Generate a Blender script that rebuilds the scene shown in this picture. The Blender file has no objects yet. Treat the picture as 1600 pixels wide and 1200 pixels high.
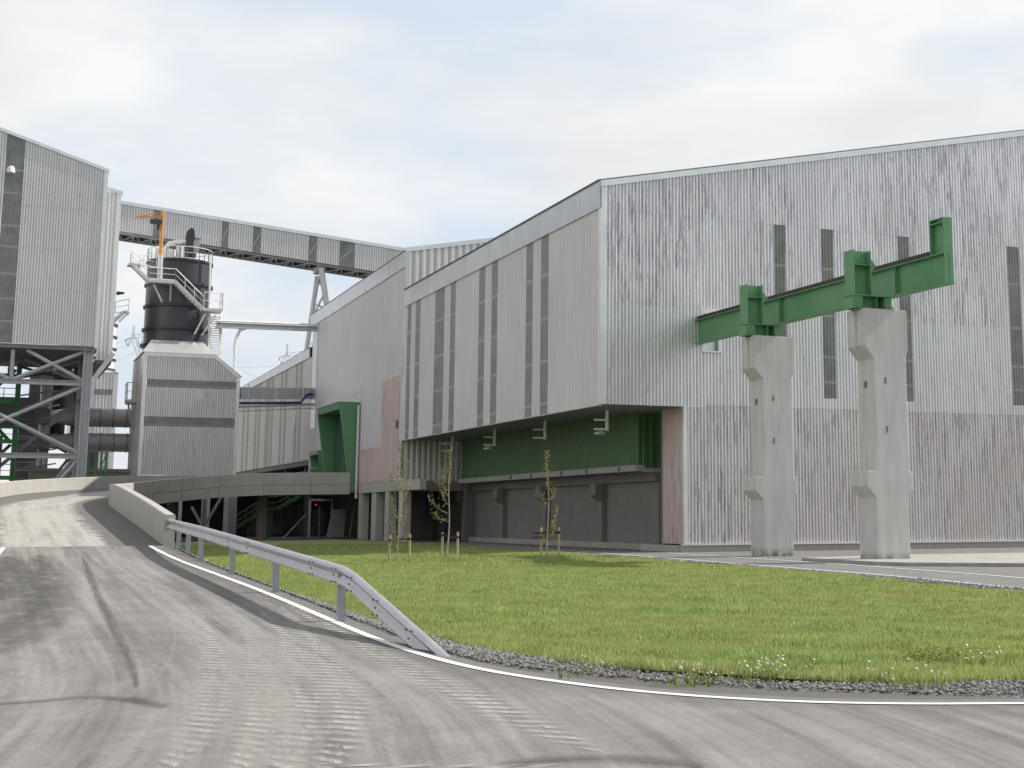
import bpy, bmesh, math, random
import numpy as np
from mathutils import Vector, Matrix
random.seed(7); rng = np.random.default_rng(7)
R_ = math.radians
scene = bpy.context.scene
col = scene.collection
PI = math.pi

# ------------------------------------------------------------------ camera
FPX, PCX, PCY, YAW, PITCH, ROLL, EYE = 2259., 1020., 437., .4341, .1621, -.0027, 1.75
def _cam():
    cy, sy, cp, sp, cr, sr = math.cos(YAW), math.sin(YAW), math.cos(PITCH), math.sin(PITCH), math.cos(ROLL), math.sin(ROLL)
    f = np.array([sy*cp, cy*cp, sp]); rt = np.array([cy, -sy, 0]); up = np.cross(rt, f)
    return np.array([rt*cr+up*sr, rt*sr-up*cr, f])
RM = _cam()
cam_d = bpy.data.cameras.new("camera"); cam = bpy.data.objects.new("camera", cam_d); col.objects.link(cam)
cam_d.sensor_fit = 'HORIZONTAL'; cam_d.sensor_width = 36; cam_d.lens = 36*FPX/1600
cam_d.shift_x = -(PCX-800)/1600; cam_d.shift_y = -(600-PCY)/1600
cam_d.clip_start = .1; cam_d.clip_end = 6000
m = Matrix(((RM[0][0], -RM[1][0], -RM[2][0], 0), (RM[0][1], -RM[1][1], -RM[2][1], 0), (RM[0][2], -RM[1][2], -RM[2][2], EYE), (0, 0, 0, 1)))
cam.matrix_world = m
scene.camera = cam
# photo pixel -> world point on a plane of known position
def ray(a, b): return RM.T @ np.array([(a-PCX)/FPX, (b-PCY)/FPX, 1])
def on(a, b, ax, v):
    d = ray(a, b); o = np.array([0, 0, EYE]); return Vector(o+d*((v-o[ax])/d[ax]))
def onX(a, b, v): return on(a, b, 0, v)
def onY(a, b, v): return on(a, b, 1, v)
def onZ(a, b, v=0.): return on(a, b, 2, v)

# ------------------------------------------------------------------ light
SUN_EL, SUN_AZ = R_(40), R_(-3.0)           # azimuth from +X towards +Y
SDIR = Vector((math.cos(SUN_AZ)*math.cos(SUN_EL), math.sin(SUN_AZ)*math.cos(SUN_EL), math.sin(SUN_EL)))
sl = bpy.data.lights.new("sun", 'SUN'); sl.energy = 5.0; sl.angle = R_(.6); sl.color = (1, .955, .88)
so = bpy.data.objects.new("sun", sl); col.objects.link(so); so.location = (60, 0, 60)
so.rotation_euler = SDIR.to_track_quat('Z', 'Y').to_euler()
scene.view_settings.view_transform = 'Standard'; scene.view_settings.look = 'None'
scene.view_settings.exposure = .18; scene.cycles.transparent_max_bounces = 24; scene.view_settings.gamma = 1
W = bpy.data.worlds.new("World"); scene.world = W; W.use_nodes = True
nt = W.node_tree; nt.nodes.clear()
def N(t, k, **kw):
    n = t.nodes.new(k)
    for a, b in kw.items(): setattr(n, a, b)
    return n
out = N(nt, 'ShaderNodeOutputWorld'); bg = N(nt, 'ShaderNodeBackground')
sky = N(nt, 'ShaderNodeTexSky', sky_type='NISHITA', sun_disc=False)
sky.sun_elevation = SUN_EL; sky.sun_rotation = PI/2-SUN_AZ; sky.air_density = 1; sky.dust_density = 2
tc = N(nt, 'ShaderNodeTexCoord'); mp = N(nt, 'ShaderNodeMapping'); mp.inputs['Scale'].default_value = (2.2, 2.2, 5.5)
mp.inputs['Location'].default_value = (3.1, .4, .55)
nz = N(nt, 'ShaderNodeTexNoise'); nz.inputs['Scale'].default_value = 1.25; nz.inputs['Detail'].default_value = 7; nz.inputs['Roughness'].default_value = .5
rp = N(nt, 'ShaderNodeValToRGB'); rp.color_ramp.elements[0].position = .43; rp.color_ramp.elements[1].position = .57
rp.color_ramp.elements[0].color = (.08, .08, .08, 1)
nz2 = N(nt, 'ShaderNodeTexNoise'); nz2.inputs['Scale'].default_value = 2.3; nz2.inputs['Detail'].default_value = 4
cr = N(nt, 'ShaderNodeValToRGB'); cr.color_ramp.elements[0].position = .35; cr.color_ramp.elements[1].position = .62
cr.color_ramp.elements[0].color = (8.1, 8.15, 8.3, 1); cr.color_ramp.elements[1].color = (9.4, 9.4, 9.35, 1)
mx = N(nt, 'ShaderNodeMixRGB')
sat = N(nt, 'ShaderNodeMixRGB'); sat.inputs[0].default_value = .85; sat.inputs[2].default_value = (7.3, 8.3, 9.5, 1)
L = nt.links.new
L(tc.outputs['Generated'], mp.inputs[0]); L(mp.outputs[0], nz.inputs[0]); L(mp.outputs[0], nz2.inputs[0]); L(nz2.outputs[0], cr.inputs[0])
sx_ = N(nt, 'ShaderNodeSeparateXYZ'); L(tc.outputs['Generated'], sx_.inputs[0])
bi = N(nt, 'ShaderNodeMath', operation='MULTIPLY_ADD'); bi.inputs[1].default_value = -.13; L(sx_.outputs[0], bi.inputs[0]); L(nz.outputs[0], bi.inputs[2]); L(bi.outputs[0], rp.inputs[0])
L(sky.outputs[0], sat.inputs[1]); L(rp.outputs[0], mx.inputs[0]); L(sat.outputs[0], mx.inputs[1]); L(cr.outputs[0], mx.inputs[2])
L(mx.outputs[0], bg.inputs[0]); bg.inputs[1].default_value = .09; L(bg.outputs[0], out.inputs[0])

# ------------------------------------------------------------------ materials
def mat(name, c, rough=.7, metal=0, spec=.5):
    m = bpy.data.materials.new(name); m.use_nodes = True; b = m.node_tree.nodes['Principled BSDF']
    b.inputs['Base Color'].default_value = (*c, 1); b.inputs['Roughness'].default_value = rough; b.inputs['Metallic'].default_value = metal
    b.inputs['Specular IOR Level'].default_value = spec
    return m, m.node_tree, b
def noise(t, scale, mscale=(1, 1, 1), detail=4, rough=.55, coord='Object', vec=None):
    mp = N(t, 'ShaderNodeMapping'); mp.inputs['Scale'].default_value = mscale
    if vec is None:
        tc = N(t, 'ShaderNodeTexCoord'); t.links.new(tc.outputs[coord], mp.inputs[0])
    else: t.links.new(vec, mp.inputs[0])
    n = N(t, 'ShaderNodeTexNoise'); n.inputs['Scale'].default_value = scale; n.inputs['Detail'].default_value = detail; n.inputs['Roughness'].default_value = rough
    t.links.new(mp.outputs[0], n.inputs[0]); return n.outputs[0]
def ramp(t, src, stops):
    r = N(t, 'ShaderNodeValToRGB'); e = r.color_ramp.elements
    while len(e) < len(stops): e.new(.5)
    for i, (p, c) in enumerate(stops):
        e[i].position = p; e[i].color = (*c, 1) if not isinstance(c, (int, float)) else (c, c, c, 1)
    t.links.new(src, r.inputs[0]); return r.outputs[0]
def mix(t, f, a, b, mode='MIX'):
    n = N(t, 'ShaderNodeMixRGB', blend_type=mode)
    for i, v in ((0, f), (1, a), (2, b)):
        if hasattr(v, 'links') or hasattr(v, 'is_linked'): t.links.new(v, n.inputs[i])
        elif i == 0: n.inputs[0].default_value = v
        else: n.inputs[i].default_value = (*v, 1)
    return n.outputs[0]
def bump(t, b, src, dist=.02, strength=.5):
    n = N(t, 'ShaderNodeBump'); n.inputs['Distance'].default_value = dist; n.inputs['Strength'].default_value = strength
    t.links.new(src, n.inputs['Height']); t.links.new(n.outputs[0], b.inputs['Normal'])
def m_steel(name, base, dark, tint, flake, rough=.33, metal=.7, rib_shade=.64):
    """galvanised sheet: vertical run-off streaks, flaky dark spangle, patches of tint"""
    m, t, b = mat(name, base, rough, metal)
    s = noise(t, 1, (7, 7, .35), 5, .6)
    big = noise(t, 1, (.25, .25, .12), 3)
    tintm = ramp(t, big, [(.38, 0), (.62, 1)])
    c = mix(t, tintm, base, tint)
    tcs = N(t, 'ShaderNodeTexCoord'); sp = N(t, 'ShaderNodeSeparateXYZ'); t.links.new(tcs.outputs['Object'], sp.inputs[0]); cb = N(t, 'ShaderNodeCombineXYZ')
    for k_ in (0, 1):                                          # run-off keeps to single ribs and troughs
        sn = N(t, 'ShaderNodeMath', operation='SNAP'); sn.inputs[1].default_value = .095; ml = N(t, 'ShaderNodeMath', operation='MULTIPLY_ADD'); ml.inputs[1].default_value = 33.3
        fine = N(t, 'ShaderNodeMath', operation='MULTIPLY'); fine.inputs[1].default_value = 3
        t.links.new(sp.outputs[k_], sn.inputs[0]); t.links.new(sp.outputs[k_], fine.inputs[0]); t.links.new(sn.outputs[0], ml.inputs[0]); t.links.new(fine.outputs[0], ml.inputs[2]); t.links.new(ml.outputs[0], cb.inputs[k_])
    t.links.new(sp.outputs[2], cb.inputs[2])
    f = noise(t, 1, (1, 1, .6), 5, .68, vec=cb.outputs[0])
    fm = ramp(t, f, [(.50+.10*(1-flake), 0), (.60+.10*(1-flake), 1)])
    gate = ramp(t, noise(t, 1, (.3, .3, .09), 3), [(.38, .35), (.62, 1)])
    fm2 = mix(t, 1., fm, gate, 'MULTIPLY')
    fm3 = mix(t, 1., fm2, (min(1, flake*1.1),)*3, 'MULTIPLY')
    c = mix(t, fm3, c, dark)
    sm = ramp(t, s, [(.3, .9), (.7, 1.05)])
    c = mix(t, 1., c, sm, 'MULTIPLY')
    tg = N(t, 'ShaderNodeAttribute', attribute_name='trough')          # rib shading put into the colour: troughs and one flank darkened
    c = mix(t, mix(t, 1., tg.outputs['Fac'], (.85, .85, .85), 'MULTIPLY'), c, mix(t, 1., c, (rib_shade, rib_shade*.985, rib_shade*.99), 'MULTIPLY'))
    t.links.new(c, b.inputs['Base Color'])
    rr = ramp(t, s, [(.3, rough+.12), (.7, rough-.06)]); t.links.new(rr, b.inputs['Roughness'])
    return m
M = {}
M['steel_mid'] = m_steel('steel_mid', (.84, .835, .83), (.44, .44, .455), (.79, .785, .78), .5)
M['steel_up'] = m_steel('steel_upper', (.88, .865, .86), (.46, .455, .47), (.78, .76, .76), .95)
M['steel_low'] = m_steel('steel_lower', (.76, .74, .735), (.42, .41, .42), (.73, .68, .665), .9, .4, .55)
M['steel_side'] = m_steel('steel_side', (.75, .725, .735), (.46, .45, .47), (.70, .675, .69), .15, .5, .35)
M['steel_pink'] = m_steel('steel_pink', (.64, .52, .50), (.33, .30, .32), (.72, .56, .52), .95, .42, .4)
M['steel_far'] = m_steel('steel_far', (.68, .67, .64), (.45, .45, .44), (.63, .61, .57), .2, .5, .3)
M['steel_tower'] = m_steel('steel_tower', (.73, .73, .735), (.5, .5, .51), (.7, .69, .7), .2, .45, .3)
M['steel_house'] = m_steel('steel_house', (.68, .66, .68), (.42, .41, .45), (.7, .67, .67), .6, .45, .35)
M['steel_white'] = m_steel('steel_white', (.8, .8, .78), (.5, .5, .5), (.76, .76, .73), .2, .45, .2)
def m_plain(name, c, rough=.5, metal=0, var=.12, sc=2., bmp=0):
    m, t, b = mat(name, c, rough, metal)
    n = noise(t, sc, (1, 1, 1), 5)
    s = ramp(t, n, [(.3, 1-var), (.7, 1+var)])
    t.links.new(mix(t, 1., c, s, 'MULTIPLY'), b.inputs['Base Color'])
    if bmp: bump(t, b, noise(t, 30), bmp, .4)
    return m
M['trim'] = m_plain('galvanised_trim', (.72, .73, .72), .35, .6, .08, 1.2)
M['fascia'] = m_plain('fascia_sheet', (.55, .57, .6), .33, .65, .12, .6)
M['roofdark'] = m_plain('roof_sheet', (.12, .12, .12), .6, .2)
M['glazing'] = m_plain('translucent_sheet', (.21, .22, .205), .3, 0, .2, 1.2)
M['glazing_far'] = m_plain('translucent_sheet_weathered', (.25, .25, .21), .35, 0, .2, 1.5)
M['girt'] = m_plain('girt_behind_sheet', (.33, .335, .31), .4)
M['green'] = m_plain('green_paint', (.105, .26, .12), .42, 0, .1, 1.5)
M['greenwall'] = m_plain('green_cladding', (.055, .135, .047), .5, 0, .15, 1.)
M['greendark'] = m_plain('green_steelwork', (.04, .2, .06), .5)
M['portal'] = m_plain('portal_green', (.10, .24, .12), .5, 0, .1, .8)
M['greendeep'] = m_plain('deep_green_panel', (.03, .085, .04), .6)
M['rail_rust'] = m_plain('rusty_rail', (.06, .045, .042), .6, .3, .3, 8)
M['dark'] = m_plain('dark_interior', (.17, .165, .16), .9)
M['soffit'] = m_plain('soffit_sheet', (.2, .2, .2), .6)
M['silo'] = m_plain('silo_black_paint', (.035, .037, .043), .38, 0, .2, .8)
M['silo_band'] = m_plain('silo_band_paint', (.02, .021, .025), .4)
M['galv'] = m_plain('galvanised_steel', (.55, .56, .57), .42, .5, .12, 3)
M['rail'] = m_plain('guardrail_zinc', (.46, .445, .475), .38, .35, .12, 3)
M['postz'] = m_plain('post_zinc', (.30, .32, .34), .45, .4, .12, 6)
M['white'] = m_plain('white_paint', (.74, .73, .7), .45)
M['steelwork'] = m_plain('grey_steelwork', (.43, .43, .45), .45, .1, .12, 1.5)
M['steelwork_dark'] = m_plain('dark_steelwork', (.19, .19, .2), .5, .1, .15)
M['duct'] = m_plain('grey_duct', (.42, .41, .43), .42, .1, .1, .7)
M['orange'] = m_plain('orange_paint', (.55, .27, .06), .45)
M['blue'] = m_plain('blue_pipe_paint', (.015, .04, .12), .5)
M['wood'] = m_plain('stake_wood', (.40, .31, .21), .85, 0, .25, 12)
M['bark'] = m_plain('sapling_bark', (.33, .29, .25), .85, 0, .25, 10)
M['strap'] = m_plain('black_strap', (.02, .02, .02), .7)
M['bolt'] = m_plain('bolt_steel', (.12, .12, .13), .5, .5)
def m_concrete(name, c, var=.18, stain=(.22, .17, .12), vert=True, bmpd=.012):
    m, t, b = mat(name, c, .85, 0, .3)
    n1 = noise(t, 1, (.7, .7, .5), 6, .6); n2 = noise(t, 1, (3, 3, .5) if vert else (2, 2, 2), 5); n3 = noise(t, 60, (1, 1, 1), 3)
    s = mix(t, .5, ramp(t, n1, [(.3, 1-var), (.7, 1+var)]), ramp(t, n2, [(.3, 1-var), (.7, 1+var)]))
    cc = mix(t, 1., c, s, 'MULTIPLY')
    cc = mix(t, mix(t, 1., ramp(t, noise(t, 1, (4, 4, .25), 5, .65), [(.57, 0), (.75, 1)]), (.45, .45, .45), 'MULTIPLY'), cc, stain)
    cc = mix(t, .35, cc, ramp(t, n3, [(.35, [x*.75 for x in c]), (.6, [min(1, x*1.15) for x in c])]))
    t.links.new(cc, b.inputs['Base Color'])
    bump(t, b, mix(t, .5, noise(t, 3, (1, 1, 1), 8, .6), n3), bmpd, .6)
    return m
M['conc'] = m_concrete('pillar_concrete', (.40, .39, .36))
def pillar_mat():
    m = m_concrete('pillar_concrete', (.50, .50, .49), .24); t = m.node_tree; b = t.nodes['Principled BSDF']; src = b.inputs['Base Color'].links[0].from_socket
    tc = N(t, 'ShaderNodeTexCoord'); sx = N(t, 'ShaderNodeSeparateXYZ'); t.links.new(tc.outputs['Object'], sx.inputs[0])
    st = ramp(t, noise(t, 1, (5, 5, .12), 5, .65), [(.53, 0), (.7, .8)])
    def z01(a, b_): 
        q = N(t, 'ShaderNodeMapRange'); q.inputs[1].default_value = a; q.inputs[2].default_value = b_; t.links.new(sx.outputs[2], q.inputs[0]); return q.outputs[0]
    c = mix(t, mix(t, 1., st, z01(7.2, 9.8), 'MULTIPLY'), src, (.26, .17, .09))
    c = mix(t, mix(t, 1., ramp(t, noise(t, 3), [(.35, 1), (.6, .2)]), z01(.4, .05), 'MULTIPLY'), c, (.12, .105, .085))
    t.links.new(c, b.inputs['Base Color']); return m
M['conc'] = pillar_mat()
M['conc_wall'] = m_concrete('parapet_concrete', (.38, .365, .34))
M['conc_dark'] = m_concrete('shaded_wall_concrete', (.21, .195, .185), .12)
M['conc_light'] = m_concrete('slab_concrete', (.33, .32, .29), .35, vert=False)
M['conc_deck'] = None
def m_road(name, asphalt, dust, lo, hi, edges, clean, wobble):
    m, t, b = mat(name, asphalt, .88, 0, .3)
    uv = N(t, 'ShaderNodeUVMap').outputs[0]
    st = noise(t, 1, (1.1, .045, 1), 5, .6, vec=uv)
    st2 = noise(t, 1, (4.5, .12, 1), 4, .6, vec=uv)
    bl = noise(t, .8, (1, 1, 1), 7, .68)
    f = mix(t, .22, mix(t, .5, st, st2), bl)
    fm = ramp(t, f, [(lo, 0), (hi, 1)])
    c = mix(t, fm, asphalt, dust)
    g = noise(t, 38, (1, 1, 1), 5, .8)
    c = mix(t, 1., c, ramp(t, g, [(.3, .66), (.5, 1.), (.72, 1.34)]), 'MULTIPLY')
    g2 = noise(t, 9, (1, 1, 1), 5, .7)
    c = mix(t, 1., c, ramp(t, g2, [(.3, .88), (.7, 1.1)]), 'MULTIPLY')
    at = N(t, 'ShaderNodeAttribute', attribute_name='edge')
    wob = N(t, 'ShaderNodeMath', operation='MULTIPLY_ADD'); wob.inputs[1].default_value = wobble; t.links.new(noise(t, 1.1, (1, 1, 1), 6, .65), wob.inputs[0]); t.links.new(at.outputs['Fac'], wob.inputs[2])
    e1 = N(t, 'ShaderNodeMapRange'); e1.inputs[1].default_value = edges[1]; e1.inputs[2].default_value = edges[0]; t.links.new(wob.outputs[0], e1.inputs[0])
    c = mix(t, mix(t, 1., e1.outputs[0], (.9,)*3, 'MULTIPLY'), c, clean)
    if edges[2]:
        e2 = N(t, 'ShaderNodeMapRange'); e2.inputs[1].default_value = edges[2]; e2.inputs[2].default_value = edges[3]; t.links.new(wob.outputs[0], e2.inputs[0])
        c = mix(t, mix(t, 1., e2.outputs[0], (.85,)*3, 'MULTIPLY'), c, clean)
    t.links.new(c, b.inputs['Base Color']); bump(t, b, g, .012, .7)
    return m
M['road'] = m_road('dusty_asphalt', (.12, .114, .109), (.255, .242, .225), .40, .58, (.9, 2.3, 0, 0), (.10, .095, .092), 1.2)
M['deck'] = m_road('dusty_deck', (.20, .19, .175), (.36, .345, .315), .36, .52, (2.2, 2.5, 4.9, 5.3), (.11, .103, .095), 1.6)
M['verge'] = m_plain('clean_asphalt', (.135, .127, .125), .9, 0, .15, 6, .01)
M['tar'] = m_plain('tar_patch', (.095, .092, .09), .85, 0, .25, 14, .01)
def m_tread(name):
    m, t, b = mat(name, (.42, .405, .38), .9, 0, .2)
    uv = N(t, 'ShaderNodeUVMap').outputs[0]
    mp_ = N(t, 'ShaderNodeMapping'); mp_.inputs['Rotation'].default_value = (0, 0, .35); t.links.new(uv, mp_.inputs[0])
    w = N(t, 'ShaderNodeTexWave', wave_type='BANDS', bands_direction='Y'); w.inputs['Scale'].default_value = 1.0; w.inputs['Distortion'].default_value = 1.0
    w.inputs['Detail'].default_value = 3; w.inputs['Detail Scale'].default_value = 3
    t.links.new(mp_.outputs[0], w.inputs[0])
    wm = ramp(t, w.outputs[1], [(.3, .12), (.8, 1)])
    nm = ramp(t, noise(t, 1, (3.2, .7, 1), 5, .7, vec=uv), [(.36, 0), (.6, .8)])
    # fade to the band's edges: u runs 0..1 in x
    sx = N(t, 'ShaderNodeSeparateXYZ'); t.links.new(uv, sx.inputs[0])
    e = ramp(t, sx.outputs[0], [(0, 0), (.35, 1), (.65, 1), (1, 0)])
    a = mix(t, 1., mix(t, 1., wm, nm, 'MULTIPLY'), e, 'MULTIPLY')
    tr = N(t, 'ShaderNodeBsdfTransparent'); ms = N(t, 'ShaderNodeMixShader')
    t.links.new(a, ms.inputs[0]); t.links.new(tr.outputs[0], ms.inputs[1]); t.links.new(b.outputs[0], ms.inputs[2])
    t.links.new(ms.outputs[0], t.nodes['Material Output'].inputs[0]); return m
M['tread'] = m_tread('dust_tyre_print')
def m_smear(name, c, a0=.45, a1=.7, amax=.8):
    m, t, b = mat(name, c, .9, 0, .2)
    uv = N(t, 'ShaderNodeUVMap').outputs[0]
    nm = ramp(t, noise(t, 1, (3.5, .8, 1), 8, .8, vec=uv), [(a0, 0), (a1, amax)])
    sx = N(t, 'ShaderNodeSeparateXYZ'); t.links.new(uv, sx.inputs[0])
    e = ramp(t, sx.outputs[0], [(0, 0), (.5, 1), (1, 0)])
    a = mix(t, 1., nm, e, 'MULTIPLY')
    tr = N(t, 'ShaderNodeBsdfTransparent'); ms = N(t, 'ShaderNodeMixShader')
    t.links.new(a, ms.inputs[0]); t.links.new(tr.outputs[0], ms.inputs[1]); t.links.new(b.outputs[0], ms.inputs[2])
    t.links.new(ms.outputs[0], t.nodes['Material Output'].inputs[0]); return m
M['smear'] = m_smear('dust_smear', (.42, .405, .38), .40, .72, .6)
M['darksmear'] = m_smear('dark_asphalt_streak', (.095, .09, .088), .34, .58, .75)
M['linepaint'] = m_plain('road_paint', (.66, .66, .64), .6, 0, .16, 14)
M['gravel'] = m_plain('gravel_bed', (.13, .125, .12), .95, 0, .5, 22, .03)
M['soil'] = m_plain('lawn_soil', (.17, .20, .075), .95, 0, .35, 3, .02)
M['yard'] = m_plain('yard_asphalt', (.15, .145, .14), .9, 0, .2, 1.2, .01)
M['ground'] = m_plain('open_ground', (.13, .13, .11), .95, 0, .3, .05)
# gravel stones and grass take a per-face random tone from an attribute
def m_attr(name, stops, rough=.9, trans=0, large=None):
    m, t, b = mat(name, (.5, .5, .5), rough, 0, .25)
    at = N(t, 'ShaderNodeAttribute', attribute_name='tone'); c = ramp(t, at.outputs['Fac'], stops)
    if large:
        n = noise(t, .35, (1, 1, 1), 5, .6); c = mix(t, ramp(t, n, [(.40, 0), (.64, .85)]), c, large)
        n2 = noise(t, 1.6, (1, 1, 1), 3); c = mix(t, 1., c, ramp(t, n2, [(.3, .8), (.7, 1.15)]), 'MULTIPLY')
    t.links.new(c, b.inputs['Base Color'])
    if trans:
        tl = N(t, 'ShaderNodeBsdfTranslucent'); ms = N(t, 'ShaderNodeMixShader'); ms.inputs[0].default_value = trans
        t.links.new(c, tl.inputs[0]); t.links.new(b.outputs[0], ms.inputs[1]); t.links.new(tl.outputs[0], ms.inputs[2])
        t.links.new(ms.outputs[0], t.nodes['Material Output'].inputs[0])
    return m
M['stone'] = m_attr('gravel_stones', [(0, (.07, .067, .064)), (.5, (.155, .15, .145)), (1, (.33, .32, .30))])
M['grass'] = m_attr('grass_blades', [(0, (.20, .265, .085)), (.5, (.31, .395, .13)), (.86, (.40, .48, .18)), (.95, (.55, .50, .28)), (1, (.6, .55, .36))], .5, .42, (.35, .375, .135))
M['leaf'] = m_attr('sapling_leaves', [(0, (.16, .15, .05)), (.6, (.20, .22, .06)), (1, (.30, .22, .12))], .6, .3)
M['weed'] = m_attr('weed_leaves', [(0, (.10, .16, .04)), (.7, (.22, .26, .06)), (1, (.36, .32, .1))], .6, .3)
M['petal'] = m_plain('white_petals', (.8, .79, .77), .6)

# ------------------------------------------------------------------ object helpers
WL = {}
def tagit(o, label, cat, group=None):
    o['label'] = label; o['category'] = cat
    if group: o['group'] = group
def thing(name, label, cat, loc, group=None):
    o = bpy.data.objects.new(name, None); col.objects.link(o); o.location = Vector(loc); o.empty_display_size = .3
    tagit(o, label, cat, group); WL[o] = Vector(loc); return o
class MB:
    """mesh builder in world coordinates"""
    def __init__(s): s.v = []; s.f = []; s.mi = []; s.uv = None; s.val = {}
    def add(s, vs, fs, mi=0):
        k = len(s.v); s.v += [tuple(v) for v in vs]; s.f += [tuple(i+k for i in f) for f in fs]; s.mi += [mi]*len(fs); return s
    def box(s, x0, x1, y0, y1, z0, z1, mi=0):
        return s.add([(x, y, z) for z in (z0, z1) for y in (y0, y1) for x in (x0, x1)],
                     [(0, 2, 3, 1), (4, 5, 7, 6), (0, 1, 5, 4), (2, 6, 7, 3), (0, 4, 6, 2), (1, 3, 7, 5)], mi)
    def bar(s, p, q, w, h=None, mi=0, up=(0, 0, 1)):
        p = Vector(p); q = Vector(q); h = h or w; d = (q-p).normalized(); u = Vector(up)
        if abs(d.dot(u)) > .95: u = Vector((1, 0, 0)) if abs(d.x) < .9 else Vector((0, 1, 0))
        a = d.cross(u).normalized()*(w/2); b = a.cross(d).normalized()*(h/2)
        vs = [e+sa*a+sb*b for e in (p, q) for sa, sb in ((-1, -1), (1, -1), (1, 1), (-1, 1))]
        return s.add(vs, [(0, 1, 2, 3), (7, 6, 5, 4), (0, 4, 5, 1), (1, 5, 6, 2), (2, 6, 7, 3), (3, 7, 4, 0)], mi)
    def hbeam(s, p, q, w, h, t=.03, mi=0, up=(0, 0, 1)):
        """I section: two flanges of width w, h apart along 'up', and a web"""
        p = Vector(p); q = Vector(q); d = (q-p).normalized(); u = Vector(up); u = (u-d*u.dot(d)).normalized()
        for sg in (-1, 1): s.bar(p+u*sg*(h/2-t/2), q+u*sg*(h/2-t/2), w, t, mi, u)
        s.bar(p, q, t, h-2*t-.002, mi, u); return s
    def tube(s, pts, r, n=8, mi=0, cap=True):
        pts = [Vector(p) for p in pts]; k = len(s.v); rs = r if isinstance(r, (list, tuple)) else [r]*len(pts)
        prev = None
        for i, p in enumerate(pts):
            d = (pts[min(i+1, len(pts)-1)]-pts[max(i-1, 0)]).normalized()
            if prev is None:
                u = Vector((0, 0, 1)) if abs(d.z) < .9 else Vector((1, 0, 0)); a = d.cross(u).normalized()
            else: a = (prev-d*prev.dot(d)).normalized()
            prev = a; b = d.cross(a)
            for j in range(n): s.v.append(tuple(p+(a*math.cos(2*PI*j/n)+b*math.sin(2*PI*j/n))*rs[i]))
        for i in range(len(pts)-1):
            for j in range(n):
                s.f.append((k+i*n+j, k+i*n+(j+1) % n, k+(i+1)*n+(j+1) % n, k+(i+1)*n+j)); s.mi.append(mi)
        if cap:
            s.f.append(tuple(k+j for j in range(n))[::-1]); s.f.append(tuple(k+(len(pts)-1)*n+j for j in range(n))); s.mi += [mi, mi]
        return s
    def prism(s, poly, axis, a0, a1, mi=0):
        """poly: 2D points in the two other axes (x,y,z order), extruded on axis"""
        n = len(poly)
        def P(u, v, w): return (w, u, v) if axis == 0 else (u, w, v) if axis == 1 else (u, v, w)
        vs = [P(u, v, a0) for u, v in poly]+[P(u, v, a1) for u, v in poly]
        return s.add(vs, [tuple(range(n))[::-1], tuple(range(n, 2*n))]+[(i, (i+1) % n, n+(i+1) % n, n+i) for i in range(n)], mi)
    def lathe(s, c, prof, n=48, mi=0):
        k = len(s.v)
        for r, z in prof:
            for j in range(n): s.v.append((c[0]+r*math.cos(2*PI*j/n), c[1]+r*math.sin(2*PI*j/n), z))
        for i in range(len(prof)-1):
            for j in range(n):
                s.f.append((k+i*n+j, k+i*n+(j+1) % n, k+(i+1)*n+(j+1) % n, k+(i+1)*n+j)); s.mi.append(mi)
        return s
    def corr(s, O, D, Nn, s0, s1, zb, zt, pitch=.2, depth=.035, off=0., mi=0):
        """ribbed sheet; O, D, Nn 2D origin, direction, outward normal; zb/zt number or function of s"""
        fb = zb if callable(zb) else (lambda q: zb); ft = zt if callable(zt) else (lambda q: zt)
        if s1 < s0: s0, s1 = s1, s0
        prof = ((0, 0), (.28, 0), (.46, 1), (.82, 1))
        pts = [(s0, None)]
        k = math.floor(s0/pitch)
        def h(q):
            u = (q/pitch) % 1
            return 0 if u < .28 else (u-.28)/.18 if u < .46 else 1 if u < .82 else (1-u)/.18
        while k*pitch < s1:
            for u, hh in prof:
                q = (k+u)*pitch
                if s0+1e-4 < q < s1-1e-4: pts.append((q, hh))
            k += 1
        pts.append((s1, None))
        base = len(s.v)
        for q, hh in pts:
            hh = h(q) if hh is None else hh
            x = O[0]+D[0]*q+Nn[0]*(off+hh*depth); y = O[1]+D[1]*q+Nn[1]*(off+hh*depth)
            s.v.append((x, y, fb(q))); s.v.append((x, y, ft(q)))
        for i in range(len(pts)-1):
            a = base+2*i; u_ = ((pts[i][0]+pts[i+1][0])/2/pitch) % 1; s.val[len(s.f)] = 1. if u_ < .28 else .75 if u_ < .46 else 0. if u_ < .82 else .25; s.f.append((a, a+2, a+3, a+1)); s.mi.append(mi)
        return s
    def ring(s, c, ax, r0, r1, th, n=20, mi=0): return s
    def strip(s, pts, w, z0, mi=0, zf=None, taper=0):
        """flat ribbon along 2D/3D points, with uv (x 0..1 across, y metres)"""
        P = [Vector((p[0], p[1], 0)) for p in pts]; k = len(s.v); acc = 0
        if s.uv is None: s.uv = []
        uvs = []
        for i, p in enumerate(P):
            d = (P[min(i+1, len(P)-1)]-P[max(i-1, 0)]).normalized(); n = Vector((d.y, -d.x, 0))
            if i: acc += (p-P[i-1]).length
            ww = w*(min(1, .15+3*i/len(P), .15+3*(len(P)-1-i)/len(P)) if taper else 1)
            for sg, u in ((-1, 0.), (1, 1.)):
                q = p+n*sg*ww/2; z = (zf(q.x, q.y) if zf else 0)+z0; s.v.append((q.x, q.y, z)); uvs.append((u, acc))
        for i in range(len(P)-1):
            a = k+2*i; s.f.append((a, a+1, a+3, a+2)); s.mi.append(mi); s.uv += [uvs[2*i], uvs[2*i+1], uvs[2*i+3], uvs[2*i+2]]
        return s
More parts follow.
